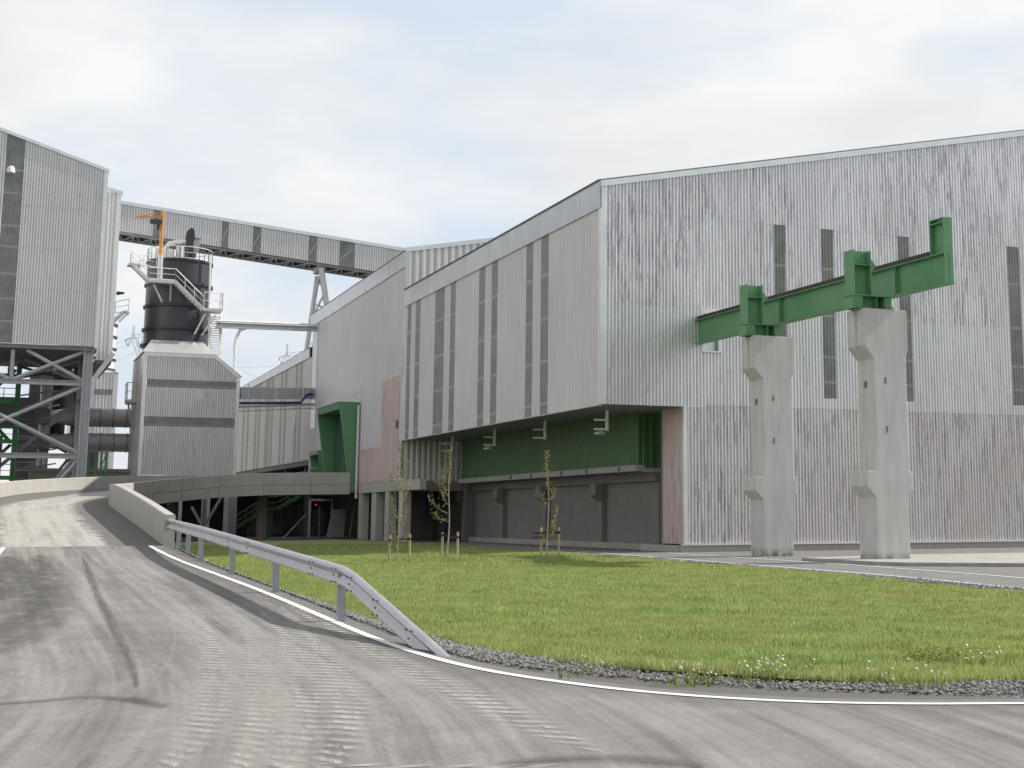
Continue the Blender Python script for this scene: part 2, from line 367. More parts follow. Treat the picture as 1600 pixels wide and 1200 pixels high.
    def make(s, name, mats, parent=None, origin=None, smooth=False):
        me = bpy.data.meshes.new(name); o0 = WL[parent] if parent is not None else Vector(origin or (0, 0, 0))
        vs = np.array(s.v, dtype=float)-np.array(o0)
        me.from_pydata(vs.tolist(), [], s.f)
        mats = mats if isinstance(mats, (list, tuple)) else [mats]
        for mm in mats: me.materials.append(mm)
        if len(mats) > 1: me.polygons.foreach_set('material_index', s.mi)
        if s.val:
            at = me.attributes.new('trough', 'FLOAT', 'FACE'); at.data.foreach_set('value', [s.val.get(i, 0.) for i in range(len(me.polygons))])
        if s.uv:
            l = me.uv_layers.new(name='UVMap'); l.data.foreach_set('uv', [c for u in s.uv for c in u])
        if smooth:
            me.polygons.foreach_set('use_smooth', [True]*len(me.polygons))
            try: me.set_sharp_from_angle(angle=R_(35))
            except Exception: pass
        me.update()
        o = bpy.data.objects.new(name, me); col.objects.link(o)
        if parent is not None: o.parent = parent
        else: o.location = o0
        WL[o] = Vector(o0); return o
def _each(s, name, mats, parent, smooth=False):
    par = list(range(len(s.v)))
    def fd(a):
        while par[a] != a: par[a] = par[par[a]]; a = par[a]
        return a
    for f in s.f:
        r = fd(f[0])
        for q in f[1:]: par[fd(q)] = r
    gr = {}
    for k, f in enumerate(s.f): gr.setdefault(fd(f[0]), []).append(k)
    o = None
    for ks in gr.values():
        m_ = MB(); used = sorted({v for k in ks for v in s.f[k]}); ix = {v: i for i, v in enumerate(used)}
        m_.v = [s.v[v] for v in used]; m_.f = [tuple(ix[v] for v in s.f[k]) for k in ks]; m_.mi = [s.mi[k] for k in ks]
        o = m_.make(name, mats, parent, smooth=smooth)
    return o
MB.each = _each
def single(name, mb, mats, label, cat, loc, group=None, smooth=False):
    o = mb.make(name, mats, None, loc, smooth); tagit(o, label, cat, group); return o
def struct(name, mb, mats, kind='structure', smooth=False, **k):
    o = mb.make(name, mats, None, (0, 0, 0), smooth); o['kind'] = kind; return o
def copy_tree(o, loc=None, parent=None):
    c = o.copy(); col.objects.link(c)
    if parent is not None: c.parent = parent
    if loc is not None: c.location = loc; WL[c] = Vector(loc)
    for ch in [x for x in o.children]: copy_tree(ch, None, c)
    return c
def lerp_fn(pts):
    xs = [p[0] for p in pts]; ys = [p[1] for p in pts]
    return lambda q: float(np.interp(q, xs, ys))
def bevel(o, w=.02, seg=2):
    md = o.modifiers.new('bevel', 'BEVEL'); md.width = w; md.segments = seg; md.limit_method = 'ANGLE'; md.angle_limit = R_(40)
def grid_fill(poly, step, zf):
    """triangulated sheet over polygon"""
    bm = bmesh.new(); vs = [bm.verts.new((x, y, 0)) for x, y in poly]; bm.faces.new(vs)
    x0 = min(p[0] for p in poly); x1 = max(p[0] for p in poly); y0 = min(p[1] for p in poly); y1 = max(p[1] for p in poly)
    for ax, a, b in ((0, x0, x1), (1, y0, y1)):
        q = a+step
        while q < b:
            co = (q, 0, 0) if ax == 0 else (0, q, 0); no = (1, 0, 0) if ax == 0 else (0, 1, 0)
            bmesh.ops.bisect_plane(bm, geom=bm.verts[:]+bm.edges[:]+bm.faces[:], plane_co=co, plane_no=no); q += step
    for v in bm.verts: v.co.z = zf(v.co.x, v.co.y)
    if bm.faces and bm.faces[:][0].normal.z < 0: bmesh.ops.reverse_faces(bm, faces=bm.faces)
    bm.verts.index_update(); mb = MB(); mb.add([v.co[:] for v in bm.verts], [[v.index for v in f.verts] for f in bm.faces]); bm.free(); return mb
def densify(pts, step):
    o = [tuple(pts[0])]
    for a, b in zip(pts[:-1], pts[1:]):
        a = Vector(a); b = Vector(b); n = max(1, int((b-a).length/step))
        for i in range(1, n+1): o.append(tuple(a.lerp(b, i/n)))
    return o
def smooth_curve(pts, it=3):
    p = [Vector(q) for q in pts]
    for _ in range(it):
        q = [p[0]]
        for a, b in zip(p[:-1], p[1:]): q += [a.lerp(b, .25), a.lerp(b, .75)]
        q.append(p[-1]); p = q
    return p

# ------------------------------------------------------------------ terrain, road, lawn
ZR = lerp_fn([(-50, 0), (17, 0), (20, .04), (24, .19), (28.5, .35), (33.7, .5), (38.7, .65), (41.2, .76), (44.5, .95), (52, 1.45), (62, 2.1), (75, 2.4)])
Redge = [(60, -14), (30, 1.4), (20, 6.4), (14, 9.4), (11, 10.85), (9.37, 11.66), (8.4, 12.42), (7.45, 13.31), (6.59, 14.57), (5.99, 15.9), (5.68, 17.1), (5.58, 18.6), (5.58, 20.2), (5.5, 23.6), (5.43, 28.6), (5.38, 33.5), (5.33, 38.5), (5.2, 44.5)]
Ledge = [(52, -34), (22, -26), (14, -22), (8, -20), (4, -18), (0, -16), (-4, -13), (-7, -9), (-9, -5), (-10, -1), (-10, 3), (-9.3, 7), (-8, 11), (-6, 18), (-3.6, 26), (-1.6, 32.5), (-.3, 38.2), (.3, 44.5)]
_ys = np.arange(-60, 140, .5); _zs = np.array([ZR(y) for y in _ys]); _zs = np.convolve(np.pad(_zs, 4, mode='edge'), np.ones(9)/9, mode='valid')
def ZR(y): return float(np.interp(y, _ys, _zs))
def road_z(x, y): return ZR(y)
def ribbon(R, Lf, nu, zR, zL):
    """road sheet between two edges; uv in metres"""
    Rd, Ld, zr, zl = [], [], [], []
    for i in range(len(R)-1):
        n = 10
        for k in range(n):
            t = k/n; Rd.append(Vector(R[i]).lerp(Vector(R[i+1]), t)); Ld.append(Vector(Lf[i]).lerp(Vector(Lf[i+1]), t))
            zr.append(zR[i]*(1-t)+zR[i+1]*t); zl.append(zL[i]*(1-t)+zL[i+1]*t)
    Rd.append(Vector(R[-1])); Ld.append(Vector(Lf[-1])); zr.append(zR[-1]); zl.append(zL[-1])
    mb = MB(); mb.uv = []; uvs = []; acc = 0; edge = []; mb.edge = edge
    for i, (r, l) in enumerate(zip(Rd, Ld)):
        if i: acc += ((r-Rd[i-1]).length+(l-Ld[i-1]).length)/2
        for j in range(nu+1):
            t = (j/nu)**1.3; p = r.lerp(l, t); mb.v.append((p.x, p.y, ZR(p.y))); k_ = max(0, 20-p.y); uvs.append((p.x+.012*k_*k_, p.y)); edge.append((r-l).length*t)
    for i in range(len(Rd)-1):
        for j in range(nu):
            a = i*(nu+1)+j; q = (a, a+nu+1, a+nu+2, a+1); mb.f.append(q); mb.mi.append(0); mb.uv += [uvs[k] for k in q]
    return mb
zRl = [road_z(*p) for p in Redge]
_rb = ribbon(Redge, Ledge, 40, zRl, zRl); road = struct('road', _rb, M['road'])
def put_edge(o, e): at = o.data.attributes.new('edge', 'FLOAT', 'POINT'); at.data.foreach_set('value', np.array(e, dtype=np.float32))
put_edge(road, _rb.edge)
# everything else of the ground, one sheet to the horizon
g = MB(); g.box(-1800, 1800, -1200, 2400, -1.0, -.06); struct('ground', g, M['ground'])
hl_ = MB(); nx = 40  # unseen ridge behind the camera, added for its reflection in the cladding
for i in range(nx+1):
    x = -500+1000*i/nx; wv = 4*math.sin(i*.9)+3*math.sin(i*2.3)
    for j, (dy, z) in enumerate(((-150, -.1), (-215, 20), (-245, 31+wv*.3), (-262, 41+wv), (-330, 44+wv), (-420, -.1))): hl_.v.append((x, dy+6*math.sin(i*1.7+j), z))
for i in range(nx):
    for j in range(5): a = i*6+j; hl_.f.append((a, a+6, a+7, a+1)); hl_.mi.append(0)
mh, th_, bh_ = mat('reflection_ridge_cover', (.1, .14, .05), .95); sxh = N(th_, 'ShaderNodeTexCoord'); szh = N(th_, 'ShaderNodeSeparateXYZ'); th_.links.new(sxh.outputs['Object'], szh.inputs[0])
wzh = N(th_, 'ShaderNodeMath', operation='MULTIPLY'); wzh.inputs[1].default_value = 1/60; th_.links.new(szh.outputs[2], wzh.inputs[0])
th_.links.new(ramp(th_, wzh.outputs[0], [(.45, (.27, .24, .22)), (.55, (.16, .27, .07))]), bh_.inputs['Base Color'])
struct('reflection_ridge', hl_, mh)
def zroad(x, y):                      # height on the road sheet, for marks laid on it
    return ZR(y)
# clean asphalt verge beside the painted line
inner = [(p[0], p[1]) for p in Redge[1:]]
mbv = MB(); mbv.uv = None
off = []
for i, p in enumerate(inner):
    d = (Vector(inner[min(i+1, len(inner)-1)])-Vector(inner[max(i-1, 0)])).normalized(); n = Vector((-d.y, d.x)); off.append(Vector(p)+n*.0)
def offset(pts, w):
    o = []
    for i, p in enumerate(pts):
        d = (Vector(pts[min(i+1, len(pts)-1)][:2])-Vector(pts[max(i-1, 0)][:2])).normalized(); o.append((p[0]-d.y*w, p[1]+d.x*w))
    return o
# white edge line
wl = [tuple(v[:2]) for v in smooth_curve([Vector((*p, 0)) for p in [(60, -14.6), (30, .85), (20, 5.9), (14, 8.95), (11, 10.45), (9.06, 11.28), (7.93, 11.78), (6.99, 12.5), (6.19, 13.68), (5.71, 15.13), (5.38, 16.6), (5.24, 18.85), (5.17, 22.25), (5.1, 27.23), (4.98, 33), (4.8, 39), (4.62, 44.3)]], 3)]
vg = MB()
edge_s = [tuple(v[:2]) for v in smooth_curve([Vector((*p, 0)) for p in inner], 2)]
k = len(vg.v)
wl_in = [(30, 1.0), (20, 6.05), (14, 9.1), (11, 10.6), (9.2, 11.42), (8.1, 11.95), (7.15, 12.68), (6.32, 13.85), (5.83, 15.3), (5.48, 16.8), (5.32, 18.9), (5.25, 22.3), (5.2, 27.3), (5.1, 33), (4.9, 39), (4.75, 44.4)]
o1 = struct('road_line', MB().strip(wl, .13, .008, zf=zroad), M['linepaint'])
wl2 = [(-5.2, 18), (-2.9, 26), (-.9, 32.5), (.35, 38.2), (.78, 44.2)]
struct('road_line', MB().strip([tuple(v[:2]) for v in smooth_curve([Vector((*p, 0)) for p in wl2], 2)], .13, .012, zf=zroad), M['linepaint'])
# clean dark strip beside the line (outside it)
struct('road_verge', MB().strip(offset(wl, -.17), .30, .004, zf=zroad), M['verge'])
# tyre prints, dust smears, dark streaks (those at the left damp) and the sealed crack: thin films on the asphalt, traced where they lie
def groundpts(px):
    o = []
    for a, b in px:
        d = ray(a, b); t_ = 4.
        while t_ < 60 and EYE+d[2]*t_ > road_z(0, d[1]*t_): t_ += .05
        p = Vector((d[0]*t_, d[1]*t_, 0))
        o.append(Vector((p.x, p.y, 0)))
    return [tuple(v[:2]) for v in smooth_curve(o, 3)]
tr = MB()
for px, w in (([(450, 945), (560, 1003), (680, 1064), (800, 1120), (935, 1176)], .62), ([(400, 940), (450, 1000), (478, 1060), (482, 1110), (455, 1180), (430, 1215)], .55),
              ([(360, 950), (395, 1010), (412, 1070), (405, 1130), (372, 1210)], .5), ([(440, 950), (505, 1020), (545, 1090), (540, 1150), (505, 1215)], .55),
              ([(300, 950), (335, 1010), (345, 1080), (318, 1140), (255, 1210)], .5), ([(500, 1196), (700, 1203), (900, 1196)], .3)):
    tr.strip(groundpts(px), w, .006+len(tr.v)*4e-6, zf=zroad, taper=1)
struct('tyre_marks', tr, M['tread'])
sm = MB()
for px, w in (([(262, 950), (276, 1000), (262, 1040), (235, 1072)], .1), ([(340, 1020), (335, 1060), (318, 1085)], .08), ([(270, 1075), (262, 1095)], .1), ([(160, 850), (215, 900), (262, 950), (300, 1010)], .8),
              ([(420, 1200), (430, 1120), (415, 1050), (380, 985)], 1.3), ([(150, 1210), (260, 1140), (330, 1060)], 1.1), ([(90, 1000), (130, 930), (120, 870)], 1.), ([(330, 930), (420, 1000), (450, 1080), (440, 1200)], .9), ([(290, 960), (330, 1030), (330, 1100), (270, 1200)], .8),
              ([(400, 930), (520, 1010), (600, 1100), (620, 1200)], .7), ([(0, 1090), (60, 1020), (120, 950)], 1.1), ([(-40, 1180), (160, 1100), (240, 1040)], .6)):
    sm.strip(groundpts(px), w, .010+len(sm.v)*4e-6, zf=zroad, taper=1)
struct('dust_marks', sm, M['smear'])
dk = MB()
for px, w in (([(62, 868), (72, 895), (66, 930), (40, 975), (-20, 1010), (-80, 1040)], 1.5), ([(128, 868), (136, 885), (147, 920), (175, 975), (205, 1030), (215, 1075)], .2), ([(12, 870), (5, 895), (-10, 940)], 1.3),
              ([(-20, 1102), (60, 1098), (150, 1088), (230, 1100)], .3), ([(205, 1090), (255, 1108)], .3), ([(780, 1196), (880, 1188), (990, 1188), (1100, 1200)], .5)):  # last strip: plain dark band across the road near the camera
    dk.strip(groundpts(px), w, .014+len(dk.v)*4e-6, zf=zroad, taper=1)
struct('dark_streaks', dk, M['darksmear'])

# gravel verge between asphalt and lawn, falling to the lawn beside the ramp
Gin = Redge[1:]
Gout = [(30, 3.2), (20, 8), (14.5, 11), (12, 12.3), (10.1, 12.8), (8.9, 13.05), (7.9, 13.75), (7.05, 15.2), (6.55, 17.0), (6.3, 18.3), (6.2, 19.6), (6.25, 21.5), (6.35, 25), (6.6, 29.5), (6.8, 34), (7.0, 39), (7.2, 45), (7.4, 52)]
Gin2 = Gin+[(5.3, 52)]
zi = [road_z(*p) for p in Gin]+[.6]
mbg = MB()
nG = len(Gin2)
def gl(i, t):
    a = Vector(Gin2[i]); b = Vector(Gout[i]); p = a.lerp(b, t); z = zi[i]*(1-t)**1.3-.012*(t*0+1)+(.03 if 0 < t < 1 else 0); return (p.x, p.y, z if t < 1 else -.03)
for i in range(nG):
    for j in range(6): mbg.v.append(gl(i, j/5))
for i in range(nG-1):
    for j in range(5):
        a = i*6+j; mbg.f.append((a, a+1, a+7, a+6)); mbg.mi.append(0)
struct('gravel_bed', mbg, M['gravel'])
def scatter_stones(n, pick, size):
    """small irregular octahedra"""
    base = np.array([(1, 0, 0), (0, 1, 0), (-1, 0, 0), (0, -1, 0), (0, 0, .7), (0, 0, -.7)], float)
    fs = np.array([(0, 1, 4), (1, 2, 4), (2, 3, 4), (3, 0, 4), (1, 0, 5), (2, 1, 5), (3, 2, 5), (0, 3, 5)])
    P = np.array([pick() for _ in range(n)]); S = rng.uniform(.45, 1.3, (n, 1, 1))*size(P)[:, None, None]
    V = base[None]*rng.uniform(.55, 1.2, (n, 6, 3))*S; th = rng.uniform(0, 6.28, n); c, s_ = np.cos(th), np.sin(th)
    X = V[:, :, 0]*c[:, None]-V[:, :, 1]*s_[:, None]; Y = V[:, :, 0]*s_[:, None]+V[:, :, 1]*c[:, None]
    V = np.stack([X, Y, V[:, :, 2]], 2)+P[:, None, :]
    F = (fs[None]+(np.arange(n)*6)[:, None, None]).reshape(-1, 3); return V.reshape(-1, 3), F, np.repeat(rng.random(n), 8)
def raw_mesh(name, V, F, tone, material, kind='stuff'):
    me = bpy.data.meshes.new(name); nf = len(F); k = F.shape[1]
    me.vertices.add(len(V)); me.vertices.foreach_set('co', V.astype(np.float32).ravel())
    me.loops.add(nf*k); me.loops.foreach_set('vertex_index', F.astype(np.int32).ravel())
    me.polygons.add(nf); me.polygons.foreach_set('loop_start', np.arange(0, nf*k, k, dtype=np.int32)); 
    me.update(calc_edges=True)
    at = me.attributes.new('tone', 'FLOAT', 'FACE'); at.data.foreach_set('value', tone.astype(np.float32))
    me.materials.append(material); o = bpy.data.objects.new(name, me); col.objects.link(o)
    if kind: o['kind'] = kind
    WL[o] = Vector((0, 0, 0)); return o
# arc-length weights of verge cells
cells = []
for i in range(1, nG-1):
    L_ = (Vector(Gin2[i+1])-Vector(Gin2[i])).length; Wd = (Vector(Gout[i])-Vector(Gin2[i])).length; dist = Vector(Gin2[i]).length
    cells.append(L_*Wd/max(dist, 11)**1.25)
cells = np.array(cells)/sum(cells)
def pick_verge():
    i = int(rng.choice(len(cells), p=cells))+1; t = rng.random()**.9; u = rng.random(); a = Vector(gl(i, t)); b = Vector(gl(i+1, t)); p = a.lerp(b, u)
    return (p.x+rng.normal(0, .02), p.y+rng.normal(0, .02), p.z+.008)
V, F, T = scatter_stones(24000, pick_verge, lambda P: .013+.0007*np.hypot(P[:, 0], P[:, 1]))
raw_mesh('gravel', V, F, T, M['stone'])

# lawn
lawn_poly = [(30, 3.0), (20, 7.8), (14.5, 10.8), (12, 12.1), (10.1, 12.7), (8.9, 12.95), (7.85, 13.7), (7.0, 15.15), (6.5, 17.0), (6.22, 18.6), (6.1, 21), (6.2, 25), (6.45, 30), (6.75, 36), (7, 44), (6.2, 62), (6.2, 112), (26.5, 112), (26.5, 84), (25.9, 71), (25.2, 60), (24.4, 49.4), (23.8, 43), (22.9, 34.4), (21.0, 26.2), (19.5, 20.5), (21, 14), (31, 8)]
def lawn_z(x, y): return .02+.035*math.sin(x*.9+1)*math.sin(y*.55)+.02*math.sin(x*2.1+y*1.3)
struct('lawn', grid_fill(lawn_poly, .8, lawn_z), M['soil'], smooth=True)
poly_np = np.array(lawn_poly)
def inside(P):
    x, y = P[:, 0], P[:, 1]; r = np.zeros(len(P), bool); n = len(poly_np); j = n-1
    for i in range(n):
        xi, yi = poly_np[i]; xj, yj = poly_np[j]
        c = ((yi > y) != (yj > y)) & (x < (xj-xi)*(y-yi)/(yj-yi+1e-12)+xi); r ^= c; j = i
    return r
def grass(n):
    # sample with density ~ 1/d^1.7
    out = []
    while sum(len(o) for o in out) < n:
        d = 12*(90/12)**rng.random(200000); # log-uniform in distance
        d = (12**.35+(95**.35-12**.35)*rng.random(200000))**(1/.35)
        th = rng.uniform(-.15, 1.05, 200000); P = np.stack([d*np.sin(th), d*np.cos(th)], 1)
        out.append(P[inside(P)])
    P = np.concatenate(out)[:n]; d = np.hypot(P[:, 0], P[:, 1])
    z = .02+.035*np.sin(P[:, 0]*.9+1)*np.sin(P[:, 1]*.55)+.02*np.sin(P[:, 0]*2.1+P[:, 1]*1.3)
    patch = np.sin(P[:, 0]*1.7+np.sin(P[:, 1]*.8)*2)*np.sin(P[:, 1]*1.3+P[:, 0]*.4)
    h = rng.uniform(.035, .085, n)*(1+.25*patch)
    # long grass fringe near the front edge and round the stakes
    edge = np.min(np.stack([np.hypot(P[:, 0]-x, P[:, 1]-y) for x, y in densify([(14.5, 10.8), (12, 12.1), (10.1, 12.7), (8.9, 12.95), (7.85, 13.7), (7.0, 15.15), (6.5, 17)], .3)]), 0)
    h *= 1+.9*np.exp(-(edge/.35)**2)*rng.random(n)
    for sx, sy in ((14.4, 53.7), (16.6, 54.2), (20.4, 53.8), (15.5, 54), (18.5, 54), (21.8, 54)): h *= 1+1.3*np.exp(-(((P[:, 0]-sx)/1.3)**2+((P[:, 1]-sy)/2.5)**2))
    w = .0045+.00055*d; w *= rng.uniform(.6, 1.3, n)
    th = rng.uniform(0, 6.28, n); lean = rng.uniform(0, .5, n)*h; la = rng.uniform(0, 6.28, n)
    a = np.stack([np.cos(th)*w, np.sin(th)*w, np.zeros(n)], 1); b = np.stack([P[:, 0], P[:, 1], z-.02], 1)
    top = b+np.stack([np.cos(la)*lean, np.sin(la)*lean, h+.02], 1)
    V = np.stack([b-a, b+a, top], 1).reshape(-1, 3); F = np.arange(3*n).reshape(-1, 3)
    tone = np.clip(rng.normal(.42, .2, n)+.12*patch, 0, .88); dry = rng.random(n) < .045+.25*np.exp(-(edge/.5)**2); tone[dry] = rng.uniform(.9, 1, dry.sum())
    return V, F, tone
V, F, T = grass(520000); go = raw_mesh('grass', V, F, T, M['grass'])
# weeds with white flowers at the front edge, one low mass
def flowers():
    Vs, Fs = [], []; k = 0; Vw, Fw, Tw = [], [], []; kw = 0
    cl = [(1098, 1062, 22), (1195, 1058, 30), (1250, 1052, 12), (1375, 1060, 10), (1432, 1070, 12), (1535, 1034, 9), (1515, 1038, 8), (920, 1048, 8), (1560, 1030, 8), (1244, 987, 4), (1160, 960, 3)]
    for a, b, n in cl:
        c = onZ(a, b, .05)
        for _ in range(n):
            x = c.x+rng.normal(0, .16); y = c.y+rng.normal(0, .12); z = .10+rng.random()*.14; r = .011+.008*rng.random()
            for q in range(2):
                t0 = rng.random()*3; pts = [(x+r*math.cos(t0+i*PI/2), y+r*math.sin(t0+i*PI/2)*.6, z+r*(.8 if i in (q, q+1) else -.2)) for i in range(4)]
                Vs += pts; Fs.append((k, k+1, k+2, k+3)); k += 4
        for _ in range(n*3):
            x = c.x+rng.normal(0, .22); y = c.y+rng.normal(0, .15); h = .08+.14*rng.random(); t = rng.random()*6.3; w = .012
            Vw += [(x-w*math.cos(t), y-w*math.sin(t), 0), (x+w*math.cos(t), y+w*math.sin(t), 0), (x+rng.normal(0, .05), y+rng.normal(0, .05), h)]; Fw.append((kw, kw+1, kw+2)); kw += 3; Tw.append(rng.random())
    return np.array(Vs), np.array(Fs), np.array(Vw), np.array(Fw), np.array(Tw)
a, b, c, d, e = flowers()
raw_mesh('white_wildflowers', a, b, rng.random(len(b)), M['petal']); raw_mesh('weeds', c, d, e, M['weed'])
# one leafy low bush on the lawn
c0 = onZ(1455, 1035, .0); Vs, Fs = [], []
for i in range(420):
    x = c0.x+rng.normal(0, .28); y = c0.y+rng.normal(0, .16); z = .06+abs(rng.normal(0, .06)); t = rng.random()*6.3; r = .03
    Vs += [(x-r*math.cos(t), y-r*math.sin(t), z), (x+r*.5*math.sin(t), y-r*.5*math.cos(t), z+.012), (x+r*math.cos(t), y+r*math.sin(t), z+.02), (x-r*.5*math.sin(t), y+r*.5*math.cos(t), z)]; Fs.append((4*i, 4*i+1, 4*i+2, 4*i+3))
bo = raw_mesh('weed_plant', np.array(Vs), np.array(Fs), rng.random(420), M['weed'], None); bo['kind'] = 'stuff'

# yard, path and slab at the right
yard = [(24, 20), (24.0, 26.6), (24.0, 34.4), (24.7, 42.6), (25.4, 49.4), (26.1, 60), (26.9, 71), (27.6, 84), (27.6, 112), (27.6, 180), (-30, 180), (-30, 320), (200, 320), (200, -40), (60, -14), (30, 3.2), (21.6, 15), (21, 20)]
yard_poly = [(22.2, 26.0), (24.0, 34.4), (24.7, 42.6), (25.3, 49.4), (26.1, 60), (26.8, 71), (27.4, 84), (27.4, 112), (6.2, 112.2), (6.2, 260), (120, 260), (120, 6), (30, 3.4), (21.6, 14.4), (20.4, 20.5)]
struct('yard', grid_fill(yard_poly, 20, lambda x, y: -.02), M['yard'])
gs = [(21.0, 20.5), (22.0, 26.2), (23.6, 34.4), (24.3, 43), (24.95, 49.4), (25.75, 60), (26.45, 71), (27.0, 84), (27.0, 112)]
struct('gravel_strip', MB().strip(gs, .95, -.005, zf=lambda x, y: 0), M['gravel'])
gcum = gs
def pick_back():
    i = int(rng.integers(0, 6)); u = rng.random(); a = Vector(gs[i]).lerp(Vector(gs[i+1]), u); return (a.x+rng.uniform(-.5, .5), a.y, .01)
V, F, T = scatter_stones(7000, pick_back, lambda P: .02+.0006*P[:, 1]); raw_mesh('gravel', V, F, T, M['stone'])
for pts in ([(21.8, 24), (23.23, 28.74), (24.87, 36.59), (25.68, 45.73), (27.32, 60.38), (28.69, 76.29), (30.12, 96.11)], [(25.8, 28), (27.28, 33.73), (28.5, 42.44), (29.3, 48.9), (30.28, 61.17), (30.7, 64.5)]):
    struct('path_line', MB().strip([tuple(v[:2]) for v in smooth_curve([Vector((*p, 0)) for p in pts], 2)], .16, -.008), M['linepaint'])
# raised concrete slab around the far pillar's foot
struct('concrete_slab', MB().prism([(29.6, 45.0), (30.0, 43.4), (33.0, 40.85), (38, 36.5), (60, 36), (60, 52), (36, 52.4), (29.9, 50.5)], 2, -.05, .11), M['conc_light'])
mbx = MB(); mbx.box(31.75, 32.75, 41.5, 42.6, .112, .15)
p = onZ(1535, 883, .05)
# ------------------------------------------------------------------ main hall
HX, HY = 27.6, 65.71
hall = thing('main_hall', 'large ribbed galvanised steel hall with sloping roof, overhanging corner and green recess behind the lawn', 'factory hall', (45, 85, 0))
zroof = lambda x: 18.2+(x-27.6)*.2077            # top of wall sheet on the gable side
XR = 80.
Oy, Dx, Nf = (0, HY), (1, 0), (0, -1)
win = [(37.52, 38.23), (40.41, 41.22), (45.36, 46.17), (52.89, 53.76), (57.9, 58.7), (65.2, 66.0)]
wb, wt = 7.88, 17.03
openx = (33.28, 34.22)
fm = MB()
def seg(x0, x1, z0, z1, off, mi):
    fm.corr(Oy, Dx, Nf, x0, x1, z0, z1, .19, .05, off, mi)
# courses: low 0.37-2.97, 2.97-7.33, mid 7.33-12.3, upper 12.3-17.05, top to roof
seg(32.2, XR, .37, 2.99, 0, 2); seg(32.2, XR, 2.97, 7.35, .006, 2)
def course(z0, z1, off, mi, xs):
    for a, b in xs: seg(a, b, z0, z1, off, mi)
cuts = [27.75]+[c for w_ in win for c in w_]+[XR]
solid = list(zip(cuts[0::2], cuts[1::2]))
seg(27.75, 33.28, 7.21, 12.3, .012, 0)
seg(33.28, 34.22, 7.33, 10.1, .012, 0); seg(34.22, win[0][0], 7.33, 12.3, .012, 0)
for a, b in solid[1:]: seg(a, b, 7.33, 12.3, .012, 0)
for a, b in win: seg(a, b, 7.33, wb, .012, 0)
seg(27.75, 33.28, 12.28, 17.05, .018, 1); seg(33.28, win[0][0], 12.25, 17.05, .018, 1)
for a, b in solid[1:]: seg(a, b, 12.28, 17.05, .018, 1)
seg(27.75, XR, 17.03, lambda q: zroof(q), .024, 1)
fm.make('front_wall', [M['steel_mid'], M['steel_up'], M['steel_low']], hall)
for a, b in win:
    w_ = MB().corr(Oy, Dx, Nf, a, b, wb, wt, .19, .05, .004, 0).make('window', M['glazing'], hall)
    gb = MB()
    for z in (14.85, 12.3, 10.1, 8.75): gb.corr(Oy, Dx, Nf, a, b, z-.06, z+.06, .19, .05, .0065, 0)
    gb.each('crossbar', M['girt'], w_)
tm = MB()
tm.prism([(27.56, 18.15), (27.56, 18.47), (XR, 18.47+(XR-27.56)*.2077), (XR, 18.15+(XR-27.56)*.2077)], 1, HY-.12, HY+.05)
tm.make('roof_trim', M['trim'], hall)
MB().box(27.54, 27.82, HY-.09, HY+.2, 7.2, 18.16).make('corner_trim', M['trim'], hall)
MB().box(32.12, 32.34, HY-.06, HY+.16, .37, 7.2).make('corner_trim', M['trim'], hall)
MB().box(32.0, 33.0, HY-.05, HY+.12, 7.202, 7.26).make('drip_trim', M['trim'], hall)
fl = MB().box(32.0, XR, HY-.22, HY+.1, .30, .40); fl.make('base_flashing', M['trim'], hall)
pl = MB().box(32.0, XR, HY-.12, HY+.2, -.05, .298); pl.box(31.9, 32.36, HY+.2, 70.4, -.05, .298)
po = pl.each('plinth', M['conc_wall'], hall)
# sheet frame round the crane beam opening
op = MB(); op.box(33.2, 34.32, HY-.12, HY-.06, 12.0, 12.27); op.box(33.2, 34.35, HY-.14, HY-.055, 10.02, 10.1); op.box(34.12, 34.3, HY-.115, HY-.06, 10.1, 12.0); op.box(33.2, 33.3, HY-.115, HY-.06, 10.1, 12.0)
op.make('opening_frame', M['trim'], hall)
MB().box(33.25, 34.25, HY+.15, HY+.35, 10.0, 12.3).make('opening_sheet', M['trim'], hall)
# side wall (faces -X): courses split at 12.3
Ox, Dy, Nl = (HX, 0), (0, 1), (-1, 0)
side_win = [(73.04, 74.25), (75.48, 76.64), (81.58, 82.72), (84.01, 85.21), (90.08, 91.21), (92.53, 94.77), (98.46, 99.63), (100.81, 101.84)]
Y1 = 102.7
zs = lerp_fn([(65.7, 17.06), (102.4, 16.88)])
sw = MB(); cuts = [66.0]+[c for w_ in side_win for c in w_]+[Y1]; solid = list(zip(cuts[0::2], cuts[1::2]))
for a, b in solid:
    sw.corr(Ox, Dy, Nl, a, b, 7.2, 12.32, .2, .022, 0, 0); sw.corr(Ox, Dy, Nl, a, b, 12.3, zs, .2, .022, .006, 0)
sw.make('side_wall', M['steel_side'], hall)
for a, b in side_win:
    w_ = MB().corr(Ox, Dy, Nl, a, b, 7.2, zs, .2, .022, .003).make('window', M['glazing'], hall)
    gb = MB()
    for z in (14.83, 12.4, 10.08, 7.78): gb.corr(Ox, Dy, Nl, a, b, z-.09, z+.09, .2, .022, .006)
    gb.each('crossbar', M['girt'], w_)
fs = MB(); ztop = lerp_fn([(65.6, 18.45), (102.7, 18.12)])
for i in range(15):
    y0 = 65.8+i*2.46; y1 = min(y0+2.45, 102.68)
    if i == 0: y0 = 65.62
    fs.prism([(y0, zs(y0)+.0), (y1, zs(y1)), (y1, ztop(y1)), (y0, ztop(y0))], 0, HX-.10-(i % 2)*.004, HX-.02)
fs.make('side_fascia', M['fascia'], hall)
